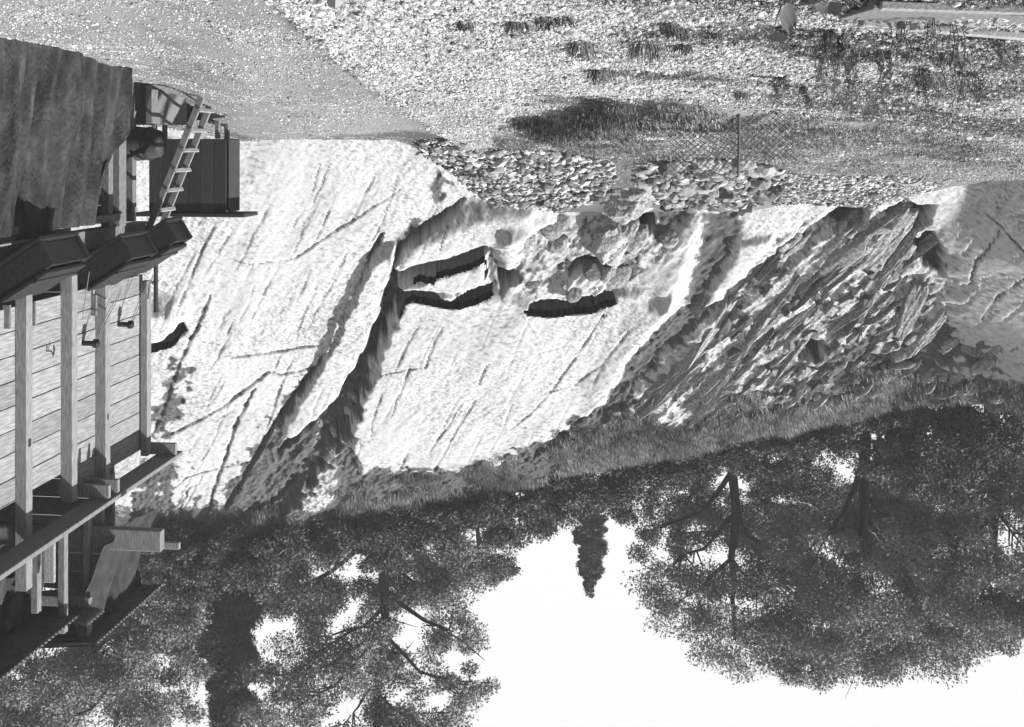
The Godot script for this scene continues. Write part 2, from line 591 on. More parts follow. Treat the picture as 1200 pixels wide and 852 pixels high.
func rock_features() -> void:
	# --- weathered and earthy skin under the brow and along the main joints
	skin([[300, 606], [268, 572], [290, 528], [326, 508], [352, 520], [398, 520], [404, 470], [436, 440], [412, 505], [414, 548], [440, 564], [520, 566], [580, 548], [640, 524], [700, 490], [730, 500], [650, 570], [560, 600], [420, 610]])
	skin([[378, 420], [388, 428], [350, 482], [316, 540], [292, 604], [262, 620], [268, 580], [302, 512]], 0.3)
	skin([[150, 570], [185, 532], [215, 540], [192, 590], [232, 612], [250, 640], [150, 650]], 0.6)
	skin([[172, 500], [192, 452], [206, 420], [220, 425], [214, 460], [206, 492], [186, 516]], 0.5)
	skin([[640, 520], [690, 470], [716, 440], [735, 450], [700, 500], [670, 530]], 0.5)
	skin([[505, 218], [515, 200], [528, 214], [522, 236], [508, 238]], 0.2)
	skin([[475, 270], [486, 256], [494, 262], [484, 276]], 0.1)
	# --- faint parallel joints everywhere
	var jr := RandomNumberGenerator.new()
	jr.seed = 404
	for k in 90:
		var x := jr.randf_range(190.0, 720.0)
		var y := jr.randf_range(190.0, 560.0)
		var l := jr.randf_range(20.0, 85.0)
		var dx := -0.47 * l + jr.randfn(0, 3.0)
		if k % 6 == 0:
			dx = -l
			l *= jr.randf_range(-0.3, 0.3)
		groove([[x, y], [x + dx * 0.5 + jr.randfn(0, 1.5), y + l * 0.5], [x + dx, y + l]], 0.044, 0.02, jr.randf_range(0.45, 0.7), 0.02)
	for k in 22:
		var x := jr.randf_range(1120.0, 1230.0)
		var y := jr.randf_range(205.0, 385.0)
		var l := jr.randf_range(20.0, 70.0)
		groove([[x, y], [x - 0.3 * l + jr.randfn(0, 2.0), y + l * 0.5], [x - 0.6 * l, y + l]] if k % 3 else [[x, y], [x + l, y + l * 0.2]], 0.046, 0.03, jr.randf_range(0.5, 0.8), 0.02)
	# --- joints in the big clean slab beside the bin
	groove([[450, 272], [435, 300], [425, 325], [410, 355], [390, 400], [370, 432], [340, 470], [310, 515], [280, 570], [262, 600]], 0.11, 0.14, 1.0, 0.05)
	groove([[470, 222], [400, 265], [345, 303], [300, 310]], 0.048, 0.03, 0.8, 0.02)
	groove([[375, 405], [320, 412], [270, 418]], 0.064, 0.05, 1.0, 0.05)
	groove([[368, 432], [330, 440], [316, 436], [270, 470], [235, 492], [190, 512]], 0.072, 0.05, 1.0, 0.05)
	groove([[330, 415], [318, 440]], 0.048, 0.03, 0.8, 0.02)
	groove([[255, 258], [240, 285], [222, 328], [208, 362]], 0.048, 0.03, 0.8, 0.02)
	groove([[246, 345], [240, 360], [225, 395], [210, 425], [195, 470], [180, 505]], 0.080, 0.06, 1.0, 0.05)
	groove([[298, 455], [276, 498], [264, 535], [250, 576], [238, 620]], 0.080, 0.06, 1.0, 0.05)
	groove([[332, 446], [322, 475], [312, 505]], 0.048, 0.03, 0.8, 0.02)
	groove([[222, 572], [212, 595], [200, 620]], 0.056, 0.04, 1.0, 0.05)
	groove([[300, 540], [262, 548], [220, 560], [196, 580]], 0.048, 0.03, 0.8, 0.02)
	groove([[275, 480], [252, 495]], 0.048, 0.03, 0.8, 0.02)
	groove([[230, 400], [260, 404]], 0.048, 0.03, 0.8, 0.02)
	poly([[160, 395], [170, 352], [205, 350], [216, 362], [208, 380], [190, 392]], 0.35, 0.22, 0.0, 0.08)
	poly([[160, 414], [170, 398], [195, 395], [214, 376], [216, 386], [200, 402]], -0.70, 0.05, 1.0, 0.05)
	# --- rib beside the gully, then the gully itself
	poly([[436, 302], [462, 285], [466, 300], [455, 335], [432, 400], [388, 470], [345, 506], [330, 502], [372, 432], [402, 362]], 0.24, 0.10, 0.0, 0.05)
	groove([[385, 398], [402, 404]], 0.048, 0.03, 0.8, 0.02)
	groove([[340, 488], [362, 500]], 0.048, 0.03, 0.8, 0.02)
	groove([[545, 236], [505, 262], [472, 282], [460, 312]], 0.14, 0.6, 0.95, 0.05)
	poly([[458, 312], [470, 340], [450, 395], [425, 450], [412, 490], [396, 520], [350, 514], [390, 472], [432, 402]], -0.55, 0.12, 1.0, 0.2, 0.12)
	poly([[396, 520], [350, 514], [322, 545], [290, 600], [330, 604], [360, 560]], -0.22, 0.15, 1.0, 0.25, 0.08)
	poly([[368, 556], [392, 516], [400, 566], [386, 590], [350, 592]], 0.16, 0.12, 0.42, 0.35, 0.05)
	groove([[372, 500], [345, 512], [325, 532]], 0.22, 0.35, 1.0, 0.1)
	groove([[350, 560], [325, 590], [310, 602]], 0.12, 0.2, 1.0, 0.1)
	# --- the second slab
	poly([[474, 347], [520, 342], [590, 340], [640, 356], [700, 352], [722, 332], [770, 350], [790, 340], [770, 380], [735, 425], [700, 475], [640, 510], [575, 540], [520, 548], [424, 548], [412, 510], [418, 480], [442, 420], [455, 390]], 0.26, 0.14, -1.0, 0.12)
	poly([[480, 350], [590, 344], [700, 356], [770, 352], [735, 418], [690, 465], [640, 500], [590, 528], [520, 538], [430, 538], [420, 500], [424, 480], [446, 425], [460, 392]], 0.0, 0.1, 0.0, 0.4)
	groove([[493, 372], [478, 395], [463, 428]], 0.048, 0.03, 0.8, 0.02)
	groove([[520, 372], [508, 395], [498, 424]], 0.048, 0.03, 0.8, 0.02)
	groove([[482, 418], [470, 450], [460, 480]], 0.048, 0.03, 0.8, 0.02)
	groove([[452, 446], [436, 488], [438, 505]], 0.048, 0.03, 0.8, 0.02)
	groove([[430, 440], [452, 430], [500, 420]], 0.048, 0.03, 0.8, 0.02)
	groove([[558, 458], [540, 485], [519, 525]], 0.048, 0.03, 0.8, 0.02)
	groove([[541, 462], [524, 490], [499, 526]], 0.048, 0.03, 0.8, 0.02)
	groove([[425, 505], [415, 540]], 0.048, 0.03, 0.8, 0.02)
	groove([[480, 515], [468, 545]], 0.048, 0.03, 0.8, 0.02)
	groove([[572, 412], [560, 440]], 0.048, 0.03, 0.8, 0.02)
	groove([[712, 350], [690, 385], [650, 440], [620, 475], [590, 500]], 0.048, 0.03, 0.8, 0.02)
	groove([[740, 370], [700, 420], [672, 440], [630, 450]], 0.048, 0.03, 0.8, 0.02)
	# --- rounded ledges with deep gaps above them
	poly([[465, 296], [480, 276], [520, 258], [565, 240], [625, 236], [645, 258], [600, 275], [565, 283], [520, 298], [468, 312]], 0.34, 0.24, 0.0, 0.06)
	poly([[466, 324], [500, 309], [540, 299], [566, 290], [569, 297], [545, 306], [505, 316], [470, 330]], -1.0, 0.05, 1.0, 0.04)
	poly([[468, 332], [500, 322], [525, 312], [565, 300], [574, 320], [560, 330], [530, 338], [505, 336], [475, 338]], 0.25, 0.12, 0.0, 0.08)
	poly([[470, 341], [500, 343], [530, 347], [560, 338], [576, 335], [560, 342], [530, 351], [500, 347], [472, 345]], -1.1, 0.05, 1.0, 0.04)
	groove([[512, 330], [505, 318], [520, 306]], 0.064, 0.07, 1.0, 0.05)
	groove([[525, 255], [515, 285]], 0.048, 0.03, 0.8, 0.02)
	poly([[570, 292], [584, 284], [592, 305], [586, 334], [576, 334]], -0.08, 0.08, 0.75, 0.15)
	poly([[578, 282], [598, 258], [618, 262], [610, 290], [600, 312], [584, 312]], 0.22, 0.16, 0.0, 0.06)
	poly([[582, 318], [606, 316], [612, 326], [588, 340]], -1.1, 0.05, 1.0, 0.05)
	# --- craggy middle
	poly([[600, 268], [640, 258], [700, 250], [745, 265], [800, 275], [790, 300], [760, 325], [715, 338], [620, 346], [600, 330]], 0.0, 0.3, 0.42, 0.5, 0.09)
	poly([[650, 337], [664, 322], [698, 306], [712, 318], [710, 334], [680, 343]], 0.28, 0.14, 0.0, 0.08)
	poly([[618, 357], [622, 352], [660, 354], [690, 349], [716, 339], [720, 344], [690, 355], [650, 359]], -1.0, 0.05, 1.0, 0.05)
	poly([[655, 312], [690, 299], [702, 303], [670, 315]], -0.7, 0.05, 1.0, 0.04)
	poly([[700, 296], [706, 262], [718, 255], [735, 264], [737, 275], [722, 306]], 0.32, 0.08, 0.05, 0.05)
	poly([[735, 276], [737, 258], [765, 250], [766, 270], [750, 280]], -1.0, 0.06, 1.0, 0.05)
	poly([[765, 262], [775, 240], [818, 250], [800, 268], [770, 285]], -0.15, 0.12, 0.8, 0.15, 0.06)
	poly([[722, 305], [745, 296], [752, 312], [738, 330], [720, 322]], -0.05, 0.06, 0.75, 0.08)
	groove([[740, 268], [728, 292], [715, 312]], 0.048, 0.03, 0.8, 0.02)
	# --- the bright rounded rib and the grey chute beyond it
	poly([[818, 262], [812, 300], [800, 330], [770, 375], [740, 405], [718, 450], [690, 470], [690, 440], [720, 400], [760, 345], [790, 300], [800, 270]], 0.16, 0.35, 0.0, 0.10)
	poly([[825, 250], [870, 252], [862, 285], [845, 320], [818, 366], [802, 352], [812, 320], [818, 290]], -0.10, 0.16, 0.85, 0.12, 0.03)
	poly([[815, 368], [842, 322], [865, 284], [905, 274], [895, 296], [868, 322], [838, 350]], 0.12, 0.08, 0.0, 0.05)
	poly([[820, 370], [850, 354], [890, 318], [940, 272], [965, 258], [990, 262], [950, 300], [905, 340], [860, 372], [830, 382]], -0.25, 0.12, 1.0, 0.10, 0.05)
	poly([[800, 362], [835, 368], [820, 395], [790, 420], [760, 455], [725, 490], [700, 500], [705, 470], [730, 430], [755, 395], [780, 375]], -0.30, 0.18, 0.9, 0.2, 0.08)
	groove([[700, 470], [670, 495], [645, 520], [620, 545]], 0.22, 0.15, 0.95, 0.2)
	# --- bedded, broken ground towards the shaded wall
	poly([[845, 350], [900, 300], [950, 258], [1070, 245], [1105, 290], [1108, 350], [1080, 400], [1010, 440], [930, 480], [850, 500], [760, 520], [700, 520], [760, 460], [800, 420], [830, 385]], -0.15, 0.3, 0.37, 0.5, 0.10)
	poly([[960, 262], [985, 244], [1024, 244], [1010, 272], [985, 278]], -0.9, 0.10, 1.0, 0.06)
	poly([[1040, 252], [1058, 240], [1090, 245], [1088, 262], [1075, 270], [1055, 262]], -0.8, 0.08, 1.0, 0.06)
	poly([[1072, 288], [1090, 272], [1104, 290], [1104, 320], [1085, 315]], -0.35, 0.08, 1.0, 0.08)
	poly([[938, 424], [948, 402], [966, 407], [962, 426]], -0.9, 0.07, 1.0, 0.06)
	skin([[900, 480], [960, 430], [1010, 390], [1050, 372], [1080, 410], [1140, 420], [1200, 410], [1200, 460], [1000, 480]], 0.7)
	poly([[1085, 405], [1150, 392], [1215, 380], [1215, 425], [1130, 432]], 0.04, 0.2, 0.45, 0.5, 0.06)
	# --- the wall that turns away from the sun
	poly([[1150, 205], [1200, 195], [1260, 200], [1260, 400], [1180, 395], [1110, 385], [1112, 330], [1108, 280], [1125, 240]], 0.0, 0.05, 0.0, 0.05)
	groove([[1170, 228], [1150, 262], [1135, 285], [1128, 320]], 0.048, 0.03, 0.8, 0.02)
	groove([[1186, 270], [1172, 290], [1155, 315], [1140, 350]], 0.048, 0.03, 0.8, 0.02)
	groove([[1135, 230], [1160, 240], [1190, 262], [1210, 280]], 0.048, 0.03, 0.8, 0.02)
	groove([[1155, 300], [1180, 304], [1210, 310]], 0.048, 0.03, 0.8, 0.02)
	groove([[1155, 225], [1180, 222], [1215, 225]], 0.048, 0.03, 0.8, 0.02)
	groove([[1195, 330], [1178, 355], [1165, 375]], 0.048, 0.03, 0.8, 0.02)

# an overhanging sheet of rock: keep the skin inside the outline as a slab of its own and hollow out what lies below it
func cap(pp: Array, depth: float, thick: float, level: float, vtx: PackedVector3Array, col: PackedColorArray) -> ArrayMesh:
	var pg := PackedVector2Array()
	var lo := Vector2(1e9, 1e9)
	var hi := -lo
	for q in pp:
		var v := slab(q[0], q[1])
		pg.append(v)
		lo = lo.min(v); hi = hi.max(v)
	var w := ss.size()
	var cells := {}
	var hollow := {}
	for j in range(find(ts, lo.y), find(ts, hi.y)):
		for i in range(find(ss, lo.x), find(ss, hi.x)):
			if not Geometry2D.is_point_in_polygon(Vector2(ss[i], ts[j]), pg): continue
			hollow[Vector2i(i, j)] = true
			var k := j * w + i
			var least := minf(minf(rn[k], rn[k + 1]), minf(rn[k + w], rn[k + w + 1]))
			var most := maxf(maxf(rn[k], rn[k + 1]), maxf(rn[k + w], rn[k + w + 1]))
			if least > level and most - least < 0.07: cells[Vector2i(i, j)] = true
	for pass_ in 3:   # trim ragged single cells off the lip
		var drop := []
		for e in cells:
			var near := 0
			for dx in [-1, 0, 1]:
				for dy in [-1, 0, 1]:
					if cells.has(e + Vector2i(dx, dy)): near += 1
			if near < 6: drop.append(e)
		for e in drop: cells.erase(e)
	var t := PackedVector3Array()
	var n := PackedVector3Array()
	var c := PackedColorArray()
	var low := SN * -thick
	for e in cells:
		var k: int = e.y * w + e.x
		var a := vtx[k]
		var b := vtx[k + 1]
		var d := vtx[k + w]
		var f := vtx[k + w + 1]
		var q0 := [a, d, b, b, d, f]
		var kk := [k, k + w, k + 1, k + 1, k + w, k + w + 1]
		var nn := ((vtx[k + 2] - vtx[k - 1]).cross(vtx[k + 2 * w] - vtx[k - w])).normalized()
		for z in 6:
			t.append(q0[z] + SN * 0.012); n.append(nn); c.append(col[kk[z]])
		for z in [0, 2, 1, 3, 5, 4]:
			t.append(q0[z] + low); n.append(-SN); c.append(col[kk[z]])
		for side in [[Vector2i(-1, 0), a, d], [Vector2i(1, 0), f, b], [Vector2i(0, -1), b, a], [Vector2i(0, 1), d, f]]:
			if cells.has(e + side[0]): continue
			var o: Vector3 = Vector3(side[0].x, 0, 0) + SL * side[0].y
			for z in [side[1], side[2], side[2] + low, side[1], side[2] + low, side[1] + low]:
				t.append(z); n.append(o); c.append(col[k])
	for e in hollow:
		if not (hollow.has(e + Vector2i(4, 0)) and hollow.has(e + Vector2i(-4, 0)) and hollow.has(e + Vector2i(0, 6))): continue
		var k: int = e.y * w + e.x
		for z in [k, k + 1, k + w, k + w + 1]: rn[z] = minf(rn[z], level - depth)
	return mesh_of(t, PackedInt32Array(), n, c)

var crags := []

func rock_blocks(face: Node) -> void:
	var r := RandomNumberGenerator.new()
	r.seed = 51
	for k in 7: crags.append(crag_mesh(120 + k, 9, 2))
	for k in 5: crags.append(crag_mesh(140 + k, 14, 2))
	var zones := [
		[[[850, 350], [905, 302], [955, 262], [1065, 250], [1104, 300], [1106, 350], [1075, 395], [1010, 435], [930, 478], [860, 495], [838, 440]], 90, [0.5, 1.8], [0.05, 0.13], 0.12, 0],
		[[[850, 350], [905, 302], [955, 262], [1065, 250], [1104, 300], [1106, 350], [1075, 395], [1010, 435], [930, 478], [860, 495], [838, 440]], 45, [0.3, 0.7], [0.15, 0.32], 0.14, 0],
		[[[1000, 330], [1060, 290], [1100, 330], [1090, 370], [1040, 400], [1000, 390]], 14, [0.3, 0.6], [0.25, 0.4], 0.14, 0],
		[[[985, 290], [1040, 255], [1062, 262], [1060, 290], [1015, 325], [990, 320]], 10, [0.9, 1.6], [0.25, 0.4], 0.2, 0],
		[[[604, 272], [700, 255], [790, 280], [760, 320], [700, 334], [612, 338]], 44, [0.35, 0.9], [0.2, 0.45], 0.13, 1],
		[[[830, 385], [800, 425], [730, 490], [700, 515], [760, 515], [840, 490], [850, 440]], 60, [0.4, 1.6], [0.05, 0.13], 0.14, 0],
		[[[455, 330], [430, 420], [400, 470], [340, 530], [400, 540], [425, 450]], 30, [0.2, 0.5], [0.15, 0.3], 0.05, 1],
		[[[900, 440], [1010, 420], [1100, 410], [1190, 400], [1190, 440], [1000, 470], [900, 490]], 70, [0.2, 0.8], [0.07, 0.16], 0.14, 0]]
	for k in 46:
		var p := Vector2(r.randf_range(-10.3, -8.2), r.randf_range(4.4, 6.5))
		var u := (Vector3(0.51, 0, 0) + SL * 0.86).normalized()
		var b := Basis(u, SN.cross(u).normalized(), SN).rotated(SN, r.randfn(0, 0.3)).rotated(u, r.randf_range(-0.3, 0.3)) * Basis.from_scale(Vector3(r.randf_range(0.25, 0.8), r.randf_range(0.12, 0.3), 0.4))
		part("rock_block", crags[r.randi() % 7], M.blocks[[0, 0, 1, 1, 2][r.randi() % 5]], face, Transform3D(b, on_rock(p.x, p.y, r.randf_range(-0.14, 0.0))))
	var slabs := []
	for k in 5: slabs.append(crag_mesh(200 + k, 5, 3, 0.05, true))
	for q in [[1066, 262, 1012, 322, 0.42, 0.16], [1072, 272, 1022, 330, 0.12, 0.24], [962, 284, 912, 322, 0.25, 0.16], [1000, 296, 930, 362, 0.14, 0.18], [1104, 366, 1062, 412, 0.26, 0.20], [1078, 332, 1052, 398, 0.34, 0.22], [930, 338, 858, 424, 0.16, 0.18], [972, 346, 900, 404, 0.14, 0.14], [948, 400, 904, 456, 0.12, 0.16], [908, 388, 850, 462, 0.14, 0.16], [884, 396, 826, 474, 0.12, 0.16], [862, 358, 806, 446, 0.22, 0.10], [926, 300, 880, 346, 0.14, 0.16], [1020, 352, 976, 404, 0.12, 0.14], [1040, 384, 1008, 430, 0.10, 0.14], [985, 380, 940, 440, 0.09, 0.12], [870, 430, 820, 500, 0.09, 0.12], [830, 400, 770, 480, 0.14, 0.10], [800, 430, 745, 495, 0.09, 0.12], [1058, 300, 1030, 340, 0.2, 0.2], [1046, 350, 1018, 372, 0.22, 0.18], [900, 330, 860, 370, 0.10, 0.14], [840, 330, 812, 372, 0.08, 0.10], [780, 440, 730, 505, 0.08, 0.10]]:
		var e0 := slab(q[0], q[1])
		var e1 := slab(q[2], q[3])
		var c := (e0 + e1) / 2
		var u := (Vector3(e1.x - e0.x, 0, 0) + SL * (e1.y - e0.y)).normalized()
		var v := SN.cross(u).normalized()
		var b := Basis(u, v, SN).rotated(u, r.randf_range(-0.3, 0.1)) * Basis.from_scale(Vector3(e0.distance_to(e1), q[4], 0.6))
		part("rock_block", slabs[r.randi() % 5], M.blocks[[0, 0, 1, 1, 2][r.randi() % 5]], face, Transform3D(b, on_rock(c.x, c.y, q[5] - 0.34)))
	var cubes := []
	for k in 5: cubes.append(box(Vector3.ONE, 0.06, 0.16, r))
	var bed := PackedVector2Array()
	for q in [[850, 350], [955, 270], [1065, 260], [1100, 330], [1085, 390], [1010, 430], [930, 470], [860, 480], [840, 430]]: bed.append(slab(q[0], q[1]))
	var set_ := 0
	while set_ < 110:
		var p := Vector2(r.randf_range(-9.2, -3.0), r.randf_range(1.0, 7.5))
		if not Geometry2D.is_point_in_polygon(p, bed): continue
		set_ += 1
		var u := (Vector3(0.51, 0, 0) + SL * 0.86).normalized()
		var b := Basis(u, SN.cross(u).normalized(), SN).rotated(SN, r.randfn(0, 0.15)).rotated(u, r.randfn(0, 0.25)) * Basis.from_scale(Vector3(r.randf_range(0.10, 0.42), r.randf_range(0.07, 0.16), r.randf_range(0.15, 0.3)))
		part("rock_block", cubes[r.randi() % 5], M.blocks[[0, 0, 0, 1, 2][r.randi() % 5]], face, Transform3D(b, on_rock(p.x, p.y, r.randf_range(-0.04, 0.06))))
	for z in zones:
		var pg := PackedVector2Array()
		var lo := Vector2(1e9, 1e9)
		var hi := -lo
		for q in z[0]:
			var v := slab(q[0], q[1])
			pg.append(v)
			lo = lo.min(v); hi = hi.max(v)
		var made := 0
		while made < z[1]:
			var p := Vector2(r.randf_range(lo.x, hi.x), r.randf_range(lo.y, hi.y))
			if not Geometry2D.is_point_in_polygon(p, pg): continue
			made += 1
			var L := 1.15 * r.randf_range(z[2][0], z[2][1])
			var W := 1.35 * r.randf_range(z[3][0], z[3][1])
			var D := r.randf_range(0.35, 0.6)
			var an := r.randfn(0.0, 0.07)
			var u := (Vector3(0.51, 0, 0) + SL * 0.86).normalized()
			var v := SN.cross(u).normalized()
			var b := Basis(u, v, SN).rotated(SN, an).rotated(u, r.randf_range(-0.22, 0.22)).rotated(v, r.randf_range(-0.12, 0.12))
			b = b * Basis.from_scale(Vector3(L, W, D))
			var at := on_rock(p.x, p.y, r.randf_range(-0.12, z[4]) - D * 0.40)
			part("rock_block", crags[r.randi() % 7 if z[5] == 0 else 7 + r.randi() % 5], M.blocks[[0, 0, 0, 1, 1, 2][r.randi() % 6]], face, Transform3D(b, at))

# ------------------------------------------------------------------ yard
var gx := PackedFloat32Array()
var gd := PackedFloat32Array()
var gh := PackedFloat32Array()
var gb := PackedFloat32Array()
var gc := PackedFloat32Array()

func look(a: PackedFloat32Array, X: float, d: float) -> float:
	var i := find(gx, X)
	var j := find(gd, d)
	var k := clampf((X - gx[i - 1]) / (gx[i] - gx[i - 1]), 0, 1)
	var l := clampf((d - gd[j - 1]) / (gd[j] - gd[j - 1]), 0, 1)
	var w := gx.size()
	return lerpf(lerpf(a[(j - 1) * w + i - 1], a[(j - 1) * w + i], k), lerpf(a[j * w + i - 1], a[j * w + i], k), l)

func build_ground() -> void:
	for q in [[552, 156, 19.3], [520, 138, 17.0], [470, 106, 13.6], [400, 62, 10.2], [330, 15, 8.0], [255, -30, 6.6]]:
		berm.append(Vector2((600.0 - q[0]) / F * q[2], q[2]))
	for q in [[1210, 13.6], [1000, 13.0], [900, 12.6], [800, 12.3], [720, 12.6], [660, 13.6], [620, 14.6]]:
		cut.append(Vector2((600.0 - q[0]) / F * q[1], q[1]))
	var xs := PackedFloat32Array()
	var ds := PackedFloat32Array()
	for k in range(10): xs.append(-170.0 + k * 16.0)
	var q := -14.0
	while q < 11.0:
		xs.append(q)
		q += 0.07
	for k in range(10): xs.append(16.0 + k * 17.0)
	for k in range(8): ds.append(-160.0 + k * 20.5)
	q = 3.0
	while q < 24.0:
		ds.append(q)
		q += 0.045 + maxf(0.0, q - 10.0) * 0.006
	for k in range(9): ds.append(25.0 + k * k * 3.5)
	var v := PackedVector3Array()
	var c := PackedColorArray()
	var n := PackedVector3Array()
	var w := xs.size()
	gx = xs
	gd = ds
	for d in ds:
		for x in xs:
			var h := ground_h(x, d)
			v.append(Vector3(x, h, -d))
			gh.append(h)
			var q1 := side_of(berm, Vector2(x, d))
			var q2 := side_of(cut, Vector2(x, d))
			gb.append(q1)
			gc.append(q2)
			var g := 0.24 + 0.05 * nz.get_noise_2d(x * 25, d * 25) + 0.05 * nz2.get_noise_2d(x * 120, d * 120)
			if absf(x) < 20 and d > 3 and d < 24:
				var pxx := 600.0 - F * x / d
				# trodden sandy floor between the heaps, earthy bank and turf on the other side
				var sand := sm(-0.1, 0.3, q1) * (1.0 - sm(2.5, 5.5, q1 + 2.0 * nz.get_noise_2d(x * 12, d * 12)))
				g = lerpf(g, 0.215 + 0.04 * nz2.get_noise_2d(x * 60, d * 60), sand * 0.85)
				if x < 0.3:
					var earth := sm(-0.15, 0.3, q2) * (1.0 - sm(-0.5, 0.4, x))
					earth *= 1.0 - 0.4 * sm(-3.2, -4.6, x + 2.0 * nz.get_noise_2d(x * 9, d * 9))
					g = lerpf(g, 0.12 + 0.06 * nz2.get_noise_2d(x * 40, d * 40), earth)
					if q2 < 0.0: g = lerpf(g, 0.10, turf(x, d) * 0.85)
				if pxx < 560 and d > 18.6: g = lerpf(g, 0.09, sm(18.6, 19.4, d + 0.8 * nz.get_noise_2d(x * 10, d * 10)))
			c.append(Color(g, g, g))
	n.resize(v.size())
	for j in ds.size():
		for i in w:
			var a := v[j * w + mini(i + 1, w - 1)] - v[j * w + maxi(i - 1, 0)]
			var b := v[mini(j + 1, ds.size() - 1) * w + i] - v[maxi(j - 1, 0) * w + i]
			n[j * w + i] = a.cross(b).normalized()
	var idx := PackedInt32Array()
	for j in ds.size() - 1:
		for i in w - 1:
			var a := j * w + i
			idx.append_array([a, a + w, a + 1, a + 1, a + w, a + w + 1])
	var o := part("ground", mesh_of(v, idx, n, c), M.ground, self)
	tag(o, "gravelly quarry yard with sandy floor and low heaps", "ground", "", "structure")

# thin turf in strips on the stony side of the yard
func turf(X: float, d: float) -> float:
	return sm(-0.08, 0.22, nz.get_noise_2d(X * 9 + 77, d * 22) + 0.10 * sm(-2.0, -4.0, X)) * sm(-0.1, -0.8, X)

func build_gravel() -> void:
	var r := RandomNumberGenerator.new()
	r.seed = 7
	var sets := [[], [], []]
	var cols := [[], [], []]
	var tries := 0
	while tries < 760000:
		tries += 1
		var d := 6.3 + 14.5 * pow(r.randf(), 1.25)
		var X := r.randf_range(-0.5, 0.5) * d
		if X > 5.2 and d > 12.0 and d < 16.0 and X > 5.33 + (16.0 - d) * 0.127: continue
		var p := Vector2(X, d)
		var q := look(gb, X, d)
		var keep := 0.85
		var size := 0.016
		if q > 0.2:
			keep = 0.20 + 0.4 * sm(-0.1, 0.4, nz.get_noise_2d(X * 13, d * 13))
			size = 0.012
			if q > 4.0: keep += 0.3
		else:
			size = 0.0175
		if X < 0.2 and look(gc, X, d) > 0.0: keep *= 0.3
		elif X < 0.0: keep *= 1.0 - 0.7 * turf(X, d)
		if nz2.get_noise_2d(X * 18, d * 18) > 0.12: keep *= 0.55
		if r.randf() > keep: continue
		var sc := size * exp(r.randfn(0.0, 0.42))
		if r.randf() < 0.002: sc *= 2.4
		var k := r.randi() % 3
		var b := Basis.from_euler(Vector3(r.randf_range(-0.5, 0.5), r.randf() * TAU, r.randf_range(-0.5, 0.5))) * Basis.from_scale(Vector3(sc * r.randf_range(1, 1.5), sc * 0.95, sc))
		sets[k].append(Transform3D(b, Vector3(X, look(gh, X, d) + sc * 0.12, -d)))
		cols[k].append(clampf(r.randfn(0.215, 0.085), 0.04, 0.45))
	var o := Node3D.new()
	o.name = "gravel"
	add_child(o)
	tag(o, "loose pale gravel strewn over the quarry yard", "gravel", "", "stuff")
	for k in 3: scatter("stones", stone_mesh(20 + k, 0.8), M.tinted, sets[k], cols[k], o)

func rubble(called: String, label: String, pp: Array, count: int, fine: int, size: float, sd: float, tone: float, seed_: int, d0: float, d1: float) -> void:
	var r := RandomNumberGenerator.new()
	r.seed = seed_
	var pg := PackedVector2Array()
	for q in pp: pg.append(Vector2(q[0], q[1]))
	var first := px(pp[0][0], pp[0][1], d0)
	var t := thing(called, label, "stone heap", first)
	var xf := []
	var cols := []
	var made := 0
	var guard := 0
	while made < count + fine and guard < 90000:
		guard += 1
		var d := r.randf_range(d0, d1)
		var X := r.randf_range(-8.0, 2.8)
		var h := look(gh, X, d)
		var at := Vector2(600.0 - F * X / d, HY + F * (h - CAM) / d)
		if not Geometry2D.is_point_in_polygon(at, pg): continue
		made += 1
		var sc := size * exp(r.randfn(0, sd))
		var b := Basis.from_euler(Vector3(r.randf_range(-0.6, 0.6), r.randf() * TAU, r.randf_range(-0.6, 0.6))) * Basis.from_scale(Vector3(sc * r.randf_range(1, 1.35), sc * r.randf_range(0.75, 1.1), sc))
		var x := Transform3D(b, Vector3(X, h + sc * r.randf_range(0.0, 0.35), -d) - first)
		if made <= count: part("stone", M.stones[r.randi() % 6], M.rubble[r.randi() % 4], t, x)
		else:
			x.basis = x.basis.scaled(Vector3.ONE * 0.7)
			xf.append(x)
			cols.append(clampf(r.randfn(tone * 0.6, 0.10), 0.04, 0.5))
	if xf.size():
		var o := scatter("stone_chips", stone_mesh(77, 0.7), M.tinted, xf, cols, t)
		o.set_meta("kind", "stuff")

